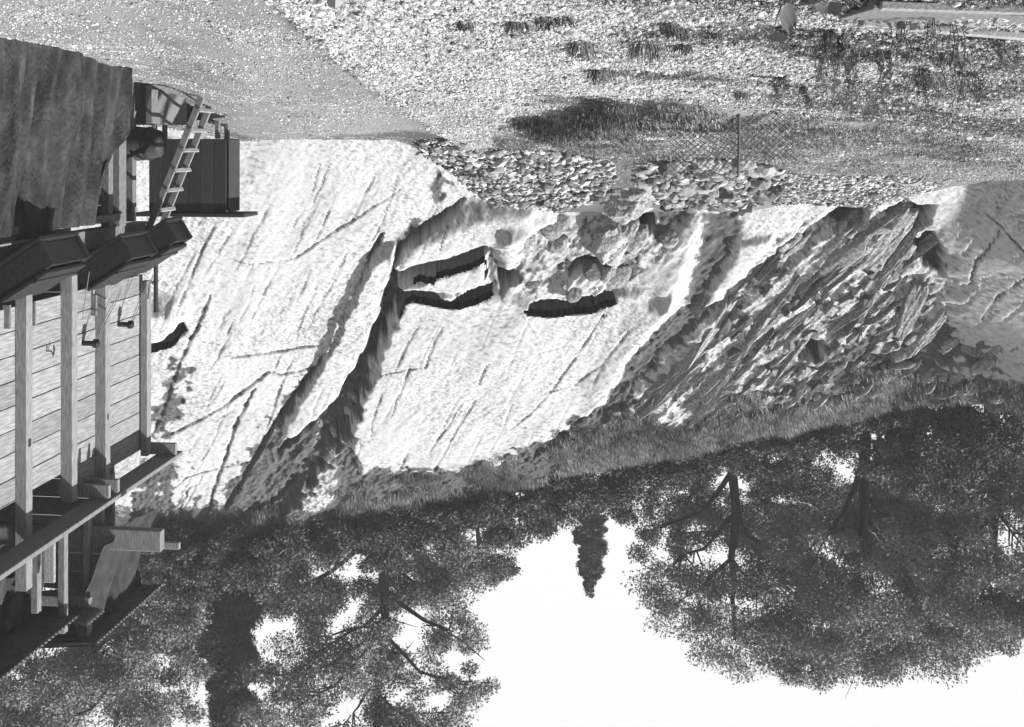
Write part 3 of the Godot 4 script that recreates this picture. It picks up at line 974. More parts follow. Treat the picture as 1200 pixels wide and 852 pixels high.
# ------------------------------------------------------------------ vegetation
func build_grass() -> void:
	var r := RandomNumberGenerator.new()
	r.seed = 91
	# on the brow of the rock
	var a := []
	var ac := []
	for k in 26000:
		var s := r.randf_range(-13.0, 11.0)
		var e := r.randf_range(-0.55, 4.4)
		var t := t_top(s) + e
		if nz.get_noise_2d(s * 16, t * 16) < lerpf(0.12, -0.25, sm(-0.5, 1.2, e)): continue
		var sc := r.randf_range(0.6, 1.3)
		a.append(Transform3D(Basis(Vector3.UP, r.randf() * TAU) * Basis.from_scale(Vector3(sc, sc, sc)), on_rock(s, t, -0.02)))
		ac.append(clampf(0.062 + 0.06 * nz.get_noise_2d(s * 8, t * 8) + r.randfn(0, 0.02), 0.015, 0.2))
	var o: Node = scatter("brow_grass", grass_clump(3, 16, 0.16, 0.17, 0.014, 1.2), M.grass, a, ac)
	tag(o, "rough meadow grass along the brow of the rock", "grass", "", "stuff")
	# on the bank in the yard
	a = []
	ac = []
	for k in 70000:
		var d := r.randf_range(11.8, 19.5)
		var X := r.randf_range(-0.5, 0.02) * d
		var q := look(gc, X, d)
		if q < 0.0 or X > 0.25: continue
		var x := 600.0 - F * X / d
		var thick := 1.0 - sm(1.0, 6.5, q + 2.0 * nz.get_noise_2d(X * 9, d * 9))
		thick *= sm(-0.28, 0.1, nz.get_noise_2d(X * 22, d * 22))
		thick *= 1.0 - 0.6 * sm(840.0, 990.0, x + 120.0 * nz2.get_noise_2d(X * 15, d * 15))
		if r.randf() > thick * 0.8: continue
		var sc := r.randf_range(0.4, 1.15) * (1.05 if q < 0.45 and x < 840.0 else 0.75)
		a.append(Transform3D(Basis(Vector3.UP, r.randf() * TAU) * Basis.from_scale(Vector3(sc, sc, sc)), Vector3(X, look(gh, X, d) - 0.01, -d)))
		ac.append(clampf(lerpf(0.12, 0.16, maxf(sm(0.2, 2.0, q), sm(780.0, 900.0, x))) + 0.06 * nz.get_noise_2d(X * 12, d * 12) + r.randfn(0, 0.04), 0.03, 0.32))
	for k in 16000:
		var d := r.randf_range(6.6, 13.0)
		var X := r.randf_range(-0.5, 0.02) * d
		if look(gc, X, d) > 0.0 or r.randf() > turf(X, d): continue
		var sc := r.randf_range(0.25, 0.6)
		a.append(Transform3D(Basis(Vector3.UP, r.randf() * TAU) * Basis.from_scale(Vector3(sc * 1.4, sc, sc * 1.4)), Vector3(X, look(gh, X, d) - 0.01, -d)))
		ac.append(clampf(r.randfn(0.10, 0.04), 0.03, 0.3))
	o = scatter("bank_grass", grass_clump(4, 14, 0.11, 0.10, 0.008, 1.4), M.grass, a, ac)
	tag(o, "dark grass covering the cut bank in the yard", "grass", "", "stuff")

func tuft(x: float, y: float, size: float, label: String, seed_: int) -> void:
	var d := depth_of(x, y)
	var p := Vector3((600.0 - x) / F * d, 0, -d)
	p.y = ground_h(p.x, d)
	var o := part("grass_tuft", grass_clump(seed_, 90, size * 0.6, size, 0.011, 0.9), M.tuft, self, Transform3D(Basis(), p))
	tag(o, label, "grass tuft", "grass tufts on the gravel")

func depth_of(x: float, y: float) -> float:   # where the sight line meets the yard
	var d := 5.0
	while d < 24.0:
		if HY + F * (ground_h((600.0 - x) / F * d, d) - CAM) / d >= y: return d
		d += 0.05
	return 20.0

func on_yard(x: float, y: float, lift: float) -> Vector3:
	var d := depth_of(x, y)
	var X := (600.0 - x) / F * d
	return Vector3(X, ground_h(X, d) + lift, -d)

func weed(x: float, y: float, height: float, bushy: float, label: String, seed_: int) -> void:
	var r := RandomNumberGenerator.new()
	r.seed = seed_
	var d := depth_of(x, y)
	var at := Vector3((600.0 - x) / F * d, 0, -d)
	at.y = ground_h(at.x, d) - 0.02
	var t := thing("weed_plant", label, "plant", at, "weeds on the stony slope")
	var lv := PackedVector3Array()
	var ln := PackedVector3Array()
	var stems := 3 + int(bushy * 8)
	for k in stems:
		var an := r.randf() * TAU
		var lean := Vector3(cos(an), 0, sin(an)) * r.randf_range(0.05, 0.35)
		var hh := height * r.randf_range(0.55, 1.0)
		var pts := []
		var rad := []
		var wob := Vector3(r.randfn(0, 0.03), 0, r.randfn(0, 0.03))
		for i in 6:
			var f := i / 5.0
			pts.append(Vector3(cos(an), 0, sin(an)) * 0.03 + Vector3.UP * hh * f + lean * hh * f * f + wob * sin(f * 6.0))
			rad.append(lerpf(0.0045, 0.0015, f))
		part("stem", tube(pts, rad, 5), M.stalk, t)
		for j in int(10 + 26 * bushy):
			var f := r.randf_range(0.05, 1.0)
			if r.randf() < f * 0.5: f *= 0.6
			var p: Vector3 = pts[int(f * 4.99)].lerp(pts[mini(int(f * 4.99) + 1, 5)], fposmod(f * 4.99, 1.0))
			leaf(lv, ln, p, r.randf_range(0.018, 0.05) * (1.3 - 0.6 * f), r)
	part("leaves", mesh_of(lv, PackedInt32Array(), ln), M.weed, t)

func leaf(v: PackedVector3Array, n: PackedVector3Array, p: Vector3, size: float, r: RandomNumberGenerator, out := Vector3.ZERO) -> void:
	var dir := (Vector3(r.randfn(0, 1), r.randfn(0, 0.7), r.randfn(0, 1)) + out).normalized()
	var nn := (Vector3(r.randfn(0, 1), r.randfn(0.4, 1), r.randfn(0, 1)) + out * 0.7)
	var side := nn.cross(dir).normalized()
	nn = dir.cross(side)
	var a := p + dir * size
	var m := p + dir * size * 0.45
	var s := side * size * 0.36
	v.append_array([p + s, a, m - s])
	for k in 3: n.append(nn)

# blobs: [centre from the base, radii]; dens: leaf clusters per blob
func tree(called: String, label: String, category: String, base: Vector3, trunk: Array, r0: float, blobs: Array, dens: float, size: float, lm: Material, seed_: int, group := "") -> Node3D:
	var r := RandomNumberGenerator.new()
	r.seed = seed_
	var t := thing(called, label, category, base, group)
	var pts := []
	var rad := []
	for i in trunk.size() * 3 - 2:
		var k := i / 3
		var f := (i % 3) / 3.0
		var p: Vector3 = trunk[k] if k == trunk.size() - 1 else trunk[k].lerp(trunk[k + 1], f)
		pts.append(p + Vector3(r.randfn(0, 0.05), 0, r.randfn(0, 0.05)) * (1 if i > 0 else 0))
		rad.append(r0 * lerpf(1.0, 0.22, pow(i / float(trunk.size() * 3 - 3), 0.8)) * (1.35 if i == 0 else 1.0))
	part("trunk", tube(pts, rad, 9), M.bark, t)
	var v := PackedVector3Array()
	var n := PackedVector3Array()
	var cl := PackedColorArray()
	for bl in blobs:
		var c: Vector3 = bl[0]
		var q: Vector3 = bl[1]
		if r0 > 0.0:
			var from: int = 0
			for i in pts.size():
				if pts[i].y < c.y - 0.35 * Vector2(c.x - pts[i].x, c.z - pts[i].z).length() - 0.3: from = i
			var a: Vector3 = pts[from]
			var mid := a.lerp(c, 0.5) + Vector3(r.randfn(0, 0.15), 0.12 * a.distance_to(c), r.randfn(0, 0.15))
			var rr: float = minf(rad[from] * 0.6, 0.04 + 0.02 * a.distance_to(c))
			part("limb", tube([a, a.lerp(mid, 0.5) + Vector3(r.randfn(0, 0.05), 0, 0), mid, mid.lerp(c, 0.6), c + Vector3(r.randfn(0, 0.2), 0.2, 0)], [rr, rr * 0.8, rr * 0.62, rr * 0.45, rr * 0.2], 6), M.bark, t)
			for k in 5:
				var e := c + Vector3(r.randfn(0, 0.5) * q.x, r.randfn(0.15, 0.45) * q.y, r.randfn(0, 0.5) * q.z)
				var s := mid.lerp(c, r.randf_range(0.0, 0.9))
				part("limb", tube([s, s.lerp(e, 0.5) + Vector3(r.randfn(0, 0.1), r.randfn(0.05, 0.08), r.randfn(0, 0.1)), e], [rr * 0.4, rr * 0.28, rr * 0.1], 5), M.bark, t)
		# each bough carries lobes of leaves; light falls on the lobes and shade lies between them
		var area := pow(q.x * q.y * q.z, 0.667)
		var lobes := int(clampf(9.0 + area * 5.0, 9, 34))
		for k in lobes:
			var dir := Vector3(r.randfn(0, 1), r.randfn(0.1, 1), r.randfn(0, 1)).normalized()
			var lc := c + dir * q * r.randf_range(0.45, 0.98)
			var lr := pow(q.x * q.y * q.z, 0.333) * r.randf_range(0.24, 0.42)
			var leaves := int(dens * 1500.0 * area / lobes)
			var tone := r.randf_range(0.75, 1.2)
			for m in leaves:
				var o := Vector3(r.randfn(0, 1), r.randfn(0, 1), r.randfn(0, 1)).normalized()
				var f := pow(r.randf(), 0.5) * (1.0 + 0.5 * nz2.get_noise_3d(o.x * 50 + k * 30, o.y * 50, o.z * 50 + seed_ * 7.0))
				var p := lc + o * Vector3(1.25, 0.75, 1.25) * lr * f
				leaf(v, n, p, size * r.randf_range(0.5, 1.2), r, o * 1.7)
				var g := tone * r.randf_range(0.7, 1.3)
				for z in 3: cl.append(Color(g, g, g))
	leafs += v.size() / 3
	part("crown", mesh_of(v, PackedInt32Array(), n, cl), lm, t)
	return t

func at_hill(x: float, d: float) -> Vector3:
	var X := (600.0 - x) / F * d
	return Vector3(X, hill_h(X, d) - 0.1, -d)

# blob from photograph positions at depth d, relative to base
func bl(base: Vector3, x: float, y: float, d: float, rx: float, ry: float) -> Array:
	var k := d / F
	return [px(x, y, d) - base, Vector3(rx * k, ry * k, (rx + ry) * 0.5 * k)]

func build_trees() -> void:
	var b := at_hill(1013, 33)
	tree("broadleaf_tree", "tall broadleaf tree with a straight dark trunk above the broken strata", "tree", b, [Vector3.ZERO, px(1012, 600, 33) - b, px(1005, 680, 33) - b, px(990, 770, 33) - b], 0.22,
		[bl(b, 1010, 770, 33, 70, 40), bl(b, 1060, 735, 33, 75, 50), bl(b, 960, 720, 32.5, 75, 55), bl(b, 1020, 680, 32, 85, 50), bl(b, 1085, 665, 33, 60, 50), bl(b, 940, 790, 33, 32, 28), bl(b, 955, 640, 32, 60, 40), bl(b, 1040, 615, 33.5, 55, 35)], 5.0, 0.09, M.leaf, 11)
	b = at_hill(862, 34)
	tree("broadleaf_tree", "broadleaf tree with an open crown standing beside the sky gap", "tree", b, [Vector3.ZERO, px(862, 600, 34) - b, px(858, 680, 34) - b, px(862, 750, 34) - b], 0.20,
		[bl(b, 862, 745, 34, 70, 38), bl(b, 800, 700, 34, 52, 40), bl(b, 780, 655, 34, 42, 32), bl(b, 850, 690, 34, 50, 40), bl(b, 915, 700, 34, 60, 50), bl(b, 900, 760, 34, 45, 30), bl(b, 905, 640, 34.5, 55, 35), bl(b, 825, 625, 34.5, 50, 32), bl(b, 765, 620, 34, 26, 18)], 3.2, 0.09, M.leaf, 12)
	b = at_hill(1160, 30)
	tree("broadleaf_tree", "spreading broadleaf tree with a layered crown above the shaded wall", "tree", b, [Vector3.ZERO, px(1165, 560, 30) - b, px(1160, 680, 30) - b], 0.28,
		[bl(b, 1160, 690, 30, 80, 55), bl(b, 1120, 730, 31, 65, 40), bl(b, 1190, 630, 29, 75, 55), bl(b, 1110, 640, 30, 65, 45), bl(b, 1170, 570, 29.5, 70, 40), bl(b, 1210, 700, 30, 50, 45)], 5.5, 0.09, M.leaf, 13)
	b = at_hill(1110, 28)
	tree("holly_tree", "low dark evergreen tree crowding the brow above the shaded wall", "tree", b, [Vector3.ZERO, px(1110, 520, 28) - b, px(1110, 560, 28) - b], 0.14,
		[bl(b, 1110, 520, 28, 75, 45), bl(b, 1170, 500, 27.5, 60, 45), bl(b, 1060, 530, 29, 55, 40), bl(b, 1120, 560, 29, 70, 35)], 6.5, 0.09, M.dark_leaf, 14)
	b = at_hill(692, 46)
	tree("cypress_tree", "narrow pointed conifer standing alone against the sky", "conifer", b, [Vector3.ZERO, px(692, 660, 46) - b, px(690, 690, 46) - b], 0.16,
		range(24).map(func(k): return bl(b, 692, 576 + k * 5, 46, minf(17.0, 2.5 + (696 - 576 - k * 5) * 0.34), 9)), 16.0, 0.09, M.dark_leaf, 15)
	b = at_hill(448, 33)
	tree("beech_tree", "large beech with fanning bare boughs seen through its crown", "tree", b, [Vector3.ZERO, px(450, 690, 33) - b, px(452, 740, 33) - b, px(440, 830, 33) - b, px(435, 900, 33) - b], 0.2,
		[bl(b, 520, 690, 33, 48, 40), bl(b, 530, 740, 33, 42, 40), bl(b, 540, 800, 33, 40, 34), bl(b, 500, 640, 33.5, 60, 35), bl(b, 395, 740, 33.5, 60, 45), bl(b, 340, 790, 33, 48, 40), bl(b, 340, 830, 32, 50, 32), bl(b, 410, 840, 33, 60, 35), bl(b, 500, 850, 33, 60, 38), bl(b, 450, 900, 33, 100, 45), bl(b, 470, 770, 34, 40, 34), bl(b, 360, 690, 33, 55, 30), bl(b, 448, 725, 32.4, 34, 26), bl(b, 425, 790, 32.4, 40, 34)], 3.5, 0.09, M.leaf, 16)
	b = at_hill(272, 34)
	tree("fir_tree", "dark column of a fir between the beech and the bin roof", "conifer", b, [Vector3.ZERO, px(270, 760, 34) - b, px(272, 880, 34) - b], 0.26,
		[bl(b, 270, 700, 34, 36, 40), bl(b, 268, 750, 34, 28, 40), bl(b, 272, 800, 34, 24, 40), bl(b, 274, 850, 34, 22, 40), bl(b, 262, 660, 34, 50, 30), bl(b, 272, 725, 34, 30, 34), bl(b, 270, 775, 34, 28, 34), bl(b, 272, 825, 34, 25, 34)], 14.0, 0.09, M.dark_leaf, 17)
	b = at_hill(150, 32)
	tree("ash_tree", "grey leafy ash tree rising behind the corrugated roof", "tree", b, [Vector3.ZERO, px(140, 760, 32) - b, px(138, 850, 32) - b], 0.30,
		[bl(b, 140, 760, 32, 70, 50), bl(b, 190, 720, 32, 55, 42), bl(b, 80, 800, 32, 70, 45), bl(b, 170, 830, 32, 60, 38), bl(b, 60, 850, 32, 60, 40), bl(b, 225, 770, 33, 32, 40), bl(b, 120, 690, 31, 70, 40), bl(b, 20, 800, 32, 60, 60)], 5.0, 0.09, M.leaf, 18)
	var under := [
		[1030, 590, 39, 70, 40, "dark understorey tree behind the straight dark trunk"], [900, 605, 40, 60, 34, "dark understorey tree behind the gap between the tall trunks"], [1110, 600, 39, 70, 45, "dark understorey tree between straight trunk and layered crown"],
		[1070, 545, 37, 62, 40, "dark understorey tree behind the low evergreen"], [945, 565, 37, 62, 40, "dark understorey tree between the two tall trunks"], [815, 585, 38, 56, 30, "dark understorey tree behind the open-crowned tree"],
		[1165, 540, 36, 70, 45, "dark understorey tree behind the spreading layered crown"], [340, 690, 38, 60, 34, "dark understorey tree between beech and fir"], [560, 655, 38, 50, 30, "dark understorey tree beyond the beech's outer boughs"],
		[470, 680, 38, 62, 30, "dark understorey tree behind the beech trunk"], [215, 715, 38, 56, 36, "dark understorey tree between fir and ash"]]
	var u := 0
	for q in under:
		b = at_hill(q[0], q[2])
		tree("understorey_tree", q[5], "tree", b, [Vector3.ZERO, px(q[0], q[1] - 10, q[2]) - b, px(q[0], q[1] + 20, q[2]) - b], 0.12, [bl(b, q[0], q[1], q[2], q[3], q[4]), bl(b, q[0] - q[3] * 0.5, q[1] + q[4] * 0.5, q[2] + 0.5, q[3] * 0.6, q[4] * 0.6), bl(b, q[0] + q[3] * 0.5, q[1] + q[4] * 0.3, q[2] + 0.4, q[3] * 0.6, q[4] * 0.6)], 4.0, 0.09, M.dark_leaf, 70 + u, "understorey trees behind the brow")
		u += 1
	# bushes along the brow
	var spots := [
		[180, 655, 29.5, 42, 26, "low dark bush on the brow right against the bin"],
		[215, 690, 29.5, 45, 26, "low dark bush on the brow beside the bin's canvas"],
		[290, 672, 29.5, 48, 26, "rounded dark bush on the brow below the fir"],
		[345, 655, 30, 46, 26, "shaggy bush on the brow beside the fir's foot"],
		[410, 650, 30, 52, 30, "broad dark bush on the brow under the beech boughs"],
		[480, 640, 30, 52, 32, "tall dark bush on the brow at the beech's foot"],
		[545, 625, 30, 50, 34, "dense bush on the brow beside the beech's outer boughs"],
		[610, 622, 30.5, 46, 34, "bush on the brow rising into the sky gap"],
		[650, 600, 30, 40, 26, "small bush on the brow beside the pointed conifer"],
		[720, 590, 30, 48, 30, "bush on the brow in front of the pointed conifer"],
		[775, 570, 30, 45, 26, "bush on the brow beside the open-crowned tree's outer boughs"],
		[830, 560, 29.5, 50, 26, "dark bush on the brow at the open-crowned tree's foot"],
		[900, 545, 29.5, 52, 28, "wide bush on the brow between the two tall trunks"],
		[965, 530, 29, 45, 28, "dark bush on the brow beside the straight dark trunk"],
		[1050, 510, 28.5, 45, 26, "dark bush on the brow between straight trunk and evergreen"]]
	var k := 0
	for q in spots:
		q[1] -= 9
		b = at_hill(q[0], q[2])
		tree("bush", q[5], "bush", b, [Vector3.ZERO, Vector3(0, 0.5, 0)], 0.05, [bl(b, q[0], q[1], q[2], q[3], q[4]), bl(b, q[0] - q[3] * 0.5, q[1] - q[4] * 0.5, q[2] - 0.4, q[3] * 0.7, q[4] * 0.8), bl(b, q[0] + q[3] * 0.5, q[1] - q[4] * 0.6, q[2] - 0.3, q[3] * 0.7, q[4] * 0.8), bl(b, q[0], q[1] - q[4] * 0.9, q[2] - 0.5, q[3], q[4] * 0.8)], 6.0, 0.09, M.bush, 30 + k, "bushes along the brow")
		k += 1

# ------------------------------------------------------------------ the bin
var bin_basis: Basis
var bin_at: Vector3

func build_bin() -> void:
	var xa := Vector3(0.126, 0, 0.992).normalized()
	bin_basis = Basis(xa, Vector3.UP, xa.cross(Vector3.UP))
	bin_at = Vector3(5.33, CAM, -16.0)
	var t := thing("stone_bin", "pale plank stone bin on dark posts with hooded chutes", "bin", bin_at)
	t.basis = bin_basis
	var r := RandomNumberGenerator.new()
	r.seed = 5
	var base := DECK - 0.1
	# floor of the bin and its joists
	beam("floor", Vector3(-0.1, 1.42, -1.85), Vector3(6.0, 1.42, -1.85), 3.5, 0.10, M.dark_wood, t)
	for z in [0.02, -1.2, -2.4, -3.5]:
		beam("joist", Vector3(-0.2, 1.24, z - 0.1), Vector3(6.0, 1.24, z - 0.1), 0.2, 0.26, M.dark_wood, t)
	# planks in courses, butted behind the posts
	var y := 1.86
	var course := 0
	while y < 4.33:
		var w := 0.28 + r.randf_range(-0.02, 0.02)
		var joints := [-0.02, 2.15 if course % 2 == 0 else 1.29, 3.15 if course % 2 == 1 else 4.1, 6.0]
		for k in 3:
			if y > 4.1 and k == 1: continue
			var a: float = joints[k]
			var b: float = joints[k + 1]
			beam("plank", Vector3(a + 0.002, y + w / 2, -0.03 + r.randf_range(-0.004, 0.004)), Vector3(b - 0.002, y + w / 2, -0.03 + r.randf_range(-0.004, 0.004)), 0.045, w - 0.010, M.planks[r.randi() % 4], t, Vector3.UP, 0.004)
		y += w
		course += 1
	# the torn top board
	beam("plank", Vector3(-0.02, 4.28, -0.035), Vector3(2.2, 4.28, -0.035), 0.04, 0.2, M.planks[1], t)
	# end and back boards
	for k in 9:
		beam("end_board", Vector3(0.0, 2.0 + k * 0.285, -0.08), Vector3(0.0, 2.0 + k * 0.285, -3.5), 0.045, 0.278, M.planks[k % 4], t)
		beam("back_board", Vector3(0.05, 2.0 + k * 0.285, -3.55), Vector3(6.0, 2.0 + k * 0.285, -3.55), 0.045, 0.278, M.planks[k % 4], t)
	# posts in front of the planks
	for q in [[0.03, 1.95, 4.46, 0.11], [1.29, 1.30, 4.44, 0.16], [2.15, 1.62, 4.44, 0.17], [3.15, 1.45, 5.15, 0.15], [4.1, 1.3, 4.9, 0.16], [5.1, 1.3, 4.9, 0.16]]:
		beam("post", Vector3(q[0], q[1], 0.065), Vector3(q[0], q[2], 0.065), q[3] * 0.95, 0.13, M.posts[r.randi() % 2], t, Vector3.RIGHT, 0.006)
	# cleats and iron bits on the wall
	for q in [[1.45, 2.10], [2.9, 2.0], [3.42, 1.95]]:
		beam("cleat", Vector3(q[0], q[1] - 0.14, 0.02), Vector3(q[0], q[1] + 0.14, 0.02), 0.1, 0.03, M.post_b, t, Vector3.RIGHT)
	for q in [[1.68, 2.56], [0.72, 2.47]]:
		var kn := part("peg", tube([Vector3(q[0], q[1], -0.01), Vector3(q[0], q[1], 0.14), Vector3(q[0], q[1], 0.15), Vector3(q[0], q[1], 0.20)], [0.035, 0.035, 0.06, 0.055], 12), M.iron, t)
		part("cord", tube([Vector3(q[0], q[1] + 0.03, 0.16), Vector3(q[0] - 0.2, q[1] - 0.3, 0.2), Vector3(q[0] - 0.45, q[1] - 0.65, 0.3)], [0.006, 0.006, 0.006], 5), M.cord, kn)
		part("cord", tube([Vector3(q[0], q[1] + 0.03, 0.18), Vector3(q[0] - 0.28, q[1] - 0.3, 0.2), Vector3(q[0] - 0.55, q[1] - 0.6, 0.25)], [0.006, 0.006, 0.006], 5), M.cord, kn)
	part("hook", tube([Vector3(2.55, 2.5, 0.0), Vector3(2.55, 2.5, 0.06), Vector3(2.52, 2.56, 0.07), Vector3(2.48, 2.5, 0.06), Vector3(2.48, 2.44, 0.05)], [0.01, 0.01, 0.01, 0.01, 0.008], 6), M.iron, t)
	part("hook", tube([Vector3(0.12, 2.2, 0.14), Vector3(0.12, 2.0, 0.16), Vector3(0.10, 1.94, 0.18), Vector3(0.08, 2.0, 0.2)], [0.01, 0.01, 0.01, 0.01], 6), M.iron, t)
	part("cord", tube([Vector3(1.95, 2.2, 0.14), Vector3(1.93, 2.05, 0.15), Vector3(1.86, 1.8, 0.15), Vector3(1.80, 1.62, 0.15)], [0.006, 0.006, 0.006, 0.006], 5), M.cord, t)
	for q in [[1.29, 3.6], [3.15, 3.45]]:
		beam("bolt_plate", Vector3(q[0] - 0.03, q[1], 0.135), Vector3(q[0] + 0.03, q[1], 0.135), 0.012, 0.09, M.iron, t, Vector3.UP, 0.003)
	# walkway plank on brackets along the top
	beam("walkway_plank", Vector3(-0.35, 4.52, 0.30), Vector3(6.0, 4.60, 0.30), 0.32, 0.065, M.posts[1], t)
	for q in [-0.12, 1.62, 1.86, 4.3]:
		beam("bracket", Vector3(q, 4.40, -0.02), Vector3(q, 4.40, 0.46), 0.05, 0.17, M.posts[0], t)
	# uprights of the upper storey
	for q in [[0.55, 4.57, 6.2], [1.42, 4.57, 5.02], [1.75, 4.57, 6.3], [2.35, 4.57, 6.0], [2.95, 4.60, 5.5], [4.2, 4.6, 6.0]]:
		beam("upright", Vector3(q[0], q[1], 0.10 if q[0] > 1.0 else -0.2), Vector3(q[0], q[2], 0.10 if q[0] > 1.0 else -0.2), 0.09, 0.09, M.posts[r.randi() % 2], t, Vector3.RIGHT)
	beam("upright", Vector3(3.0, 4.62, 0.3), Vector3(3.0, 5.12, 0.3), 0.13, 0.04, M.planks[0], t, Vector3.RIGHT)
	beam("cross_beam", Vector3(1.62, 5.08, -1.5), Vector3(1.62, 5.08, 1.05), 0.12, 0.27, M.posts[1], t)
	beam("cross_beam", Vector3(1.95, 5.78, -1.5), Vector3(1.95, 5.78, 0.25), 0.08, 0.13, M.dark_wood, t)
	# inner boards close the upper storey
	for k in 8:
		beam("inner_board", Vector3(0.5, 4.62 + k * 0.26, -1.6 - 0.01 * (k % 2)), Vector3(6.0, 4.62 + k * 0.26, -1.6 - 0.01 * (k % 2)), 0.03, 0.252, M.planks[k % 4], t)
	for k in 7:
		beam("end_board", Vector3(0.35, 4.62 + k * 0.26, -0.25), Vector3(0.35, 4.62 + k * 0.26, -1.55), 0.03, 0.252, M.planks[k % 4], t)
	for k in 18:
		beam("end_board", Vector3(6.05, 1.3 + k * 0.26, 0.02), Vector3(6.05, 1.3 + k * 0.26, -3.6), 0.03, 0.255, M.planks[k % 4], t)
	for k in 9:
		beam("end_board", Vector3(6.05, -1.15 + k * 0.26, 0.0), Vector3(6.05, -1.15 + k * 0.26, -3.4), 0.03, 0.255, M.planks[k % 4], t)
	for k in 8:
		beam("back_board", Vector3(0.4, 4.62 + k * 0.26, -3.55), Vector3(6.0, 4.62 + k * 0.26, -3.55), 0.03, 0.252, M.planks[k % 4], t)
	# two corrugated roofs
	roof(t, 0.1, 2.0, 6.28, 0.35, -3.6, 0.10)
	roof(t, 2.35, 6.2, 5.78, 0.30, -3.6, 0.10)
	roof(t, 1.85, 2.3, 5.92, 0.38, -0.1, -0.25)
	part("eave_cloth", drape(0.25, 1.95, 6.25, 5.02, 0.10, 0.42, 0.05, 61), M.cloth_pale, t)
	part("eave_cloth", drape(2.4, 6.0, 5.74, 4.78, -0.25, 0.02, 0.07, 62), M.cloth, t)
	beam("outrigger", Vector3(0.35, 5.62, -0.5), Vector3(0.35, 5.62, 0.72), 0.06, 0.10, M.posts[0], t)
	# hooded chutes
	chute(t, 0.10, 0.62, 1.78, 0.85)
	chute(t, 0.98, 1.72, 1.84, 0.72)
	chute(t, 2.78, 3.62, 1.72, 0.72)
	# lower storey: posts, rails
	for q in [[0.69, 0.20], [0.95, 0.12], [-0.25, 0.12], [3.4, 0.2], [5.4, 0.2]]:
		beam("leg", Vector3(q[0], -1.35, -0.05 if q[0] > 0.0 else -0.3), Vector3(q[0], 1.12, -0.05 if q[0] > 0.0 else -0.3), q[1], q[1], M.dark_wood, t, Vector3.RIGHT)
	for q in [0.0, 1.8, 3.6, 5.6]:
		beam("leg", Vector3(q, -1.35, -3.4), Vector3(q, 1.12, -3.4), 0.2, 0.2, M.dark_wood, t, Vector3.RIGHT)
	beam("rail", Vector3(0.75, 0.98, 0.06), Vector3(6.0, 0.98, 0.06), 0.06, 0.10, M.dark_wood, t)
	beam("rail", Vector3(3.2, 1.10, 0.16), Vector3(6.0, 1.12, 0.16), 0.05, 0.03, M.posts[1], t)
	for k in 9:
		beam("back_board", Vector3(0.4, -1.1 + k * 0.26, -3.3), Vector3(6.0, -1.1 + k * 0.26, -3.3), 0.03, 0.255, M.planks[k % 4], t)
	for k in 9:
		beam("end_board", Vector3(0.45, -1.1 + k * 0.26, -0.25), Vector3(0.45, -1.1 + k * 0.26, -3.25), 0.03, 0.255, M.planks[k % 4], t)
	beam("pipe_bracket", Vector3(-0.12, 2.0, 0.06), Vector3(-0.38, 2.0, 0.06), 0.03, 0.03, M.iron, t)
	part("pipe", tube([Vector3(-0.22, 1.3, 0.1), Vector3(-0.22, 2.42, 0.1), Vector3(-0.22, 2.44, 0.1)], [0.032, 0.032, 0.04], 10), M.iron, t)

func roof(t: Node, l0: float, l1: float, y: float, eave: float, back: float, rise: float) -> void:
	var v := []
	var cols := int((l1 - l0) / 0.019)
	for s in 2:
		pass
	for j in 3:
		var z := lerpf(eave, back, j / 2.0)
		for i in cols:
			var l := l0 + (l1 - l0) * i / (cols - 1)
			v.append(Vector3(l, y + (eave - z) * rise + 0.018 * sin(l / 0.076 * TAU), z))
	for j in range(2, -1, -1):
		var z := lerpf(eave, back, j / 2.0)
		for i in cols:
			var l := l0 + (l1 - l0) * i / (cols - 1)
			v.append(Vector3(l, y + 0.012 + (eave - z) * rise + 0.018 * sin(l / 0.076 * TAU), z))
	for i in cols: v.append(v[i])
	part("roof_sheet", sheet(v, cols), M.tin, t)

# hanging cloth in the plane of the wall, with folds
func drape(l0: float, l1: float, y0: float, y1: float, z0: float, z1: float, fold: float, seed_: int, back := 0.0) -> ArrayMesh:
	var v := []
	var cols := int((l1 - l0) / 0.03) + 2
	var rows := int(absf(y0 - y1) / 0.05) + 2
	for j in rows:
		var g := j / float(rows - 1)
		for i in cols:
			var la := l0 + back * pow(1.0 - g, 1.3)
			var l := la + (l1 - la) * i / (cols - 1)
			var amp := fold * (0.25 + 0.75 * sin(PI * minf(g * 0.8 + 0.1, 1.0)))
			var a := 1.5 * nz2.get_noise_2d((l + 0.30 * g) * 60 + seed_ * 31, g * 8) + 0.6 * absf(nz.get_noise_2d((l + 0.22 * g) * 120 + seed_ * 17, g * 12))
			var sag := 0.05 * sin(l * 5.0 + seed_)
			v.append(Vector3(l, lerpf(y0, y1 + sag, g), lerpf(z0, z1, g * g) + amp * a * 2.2))
	return sheet(v, cols)

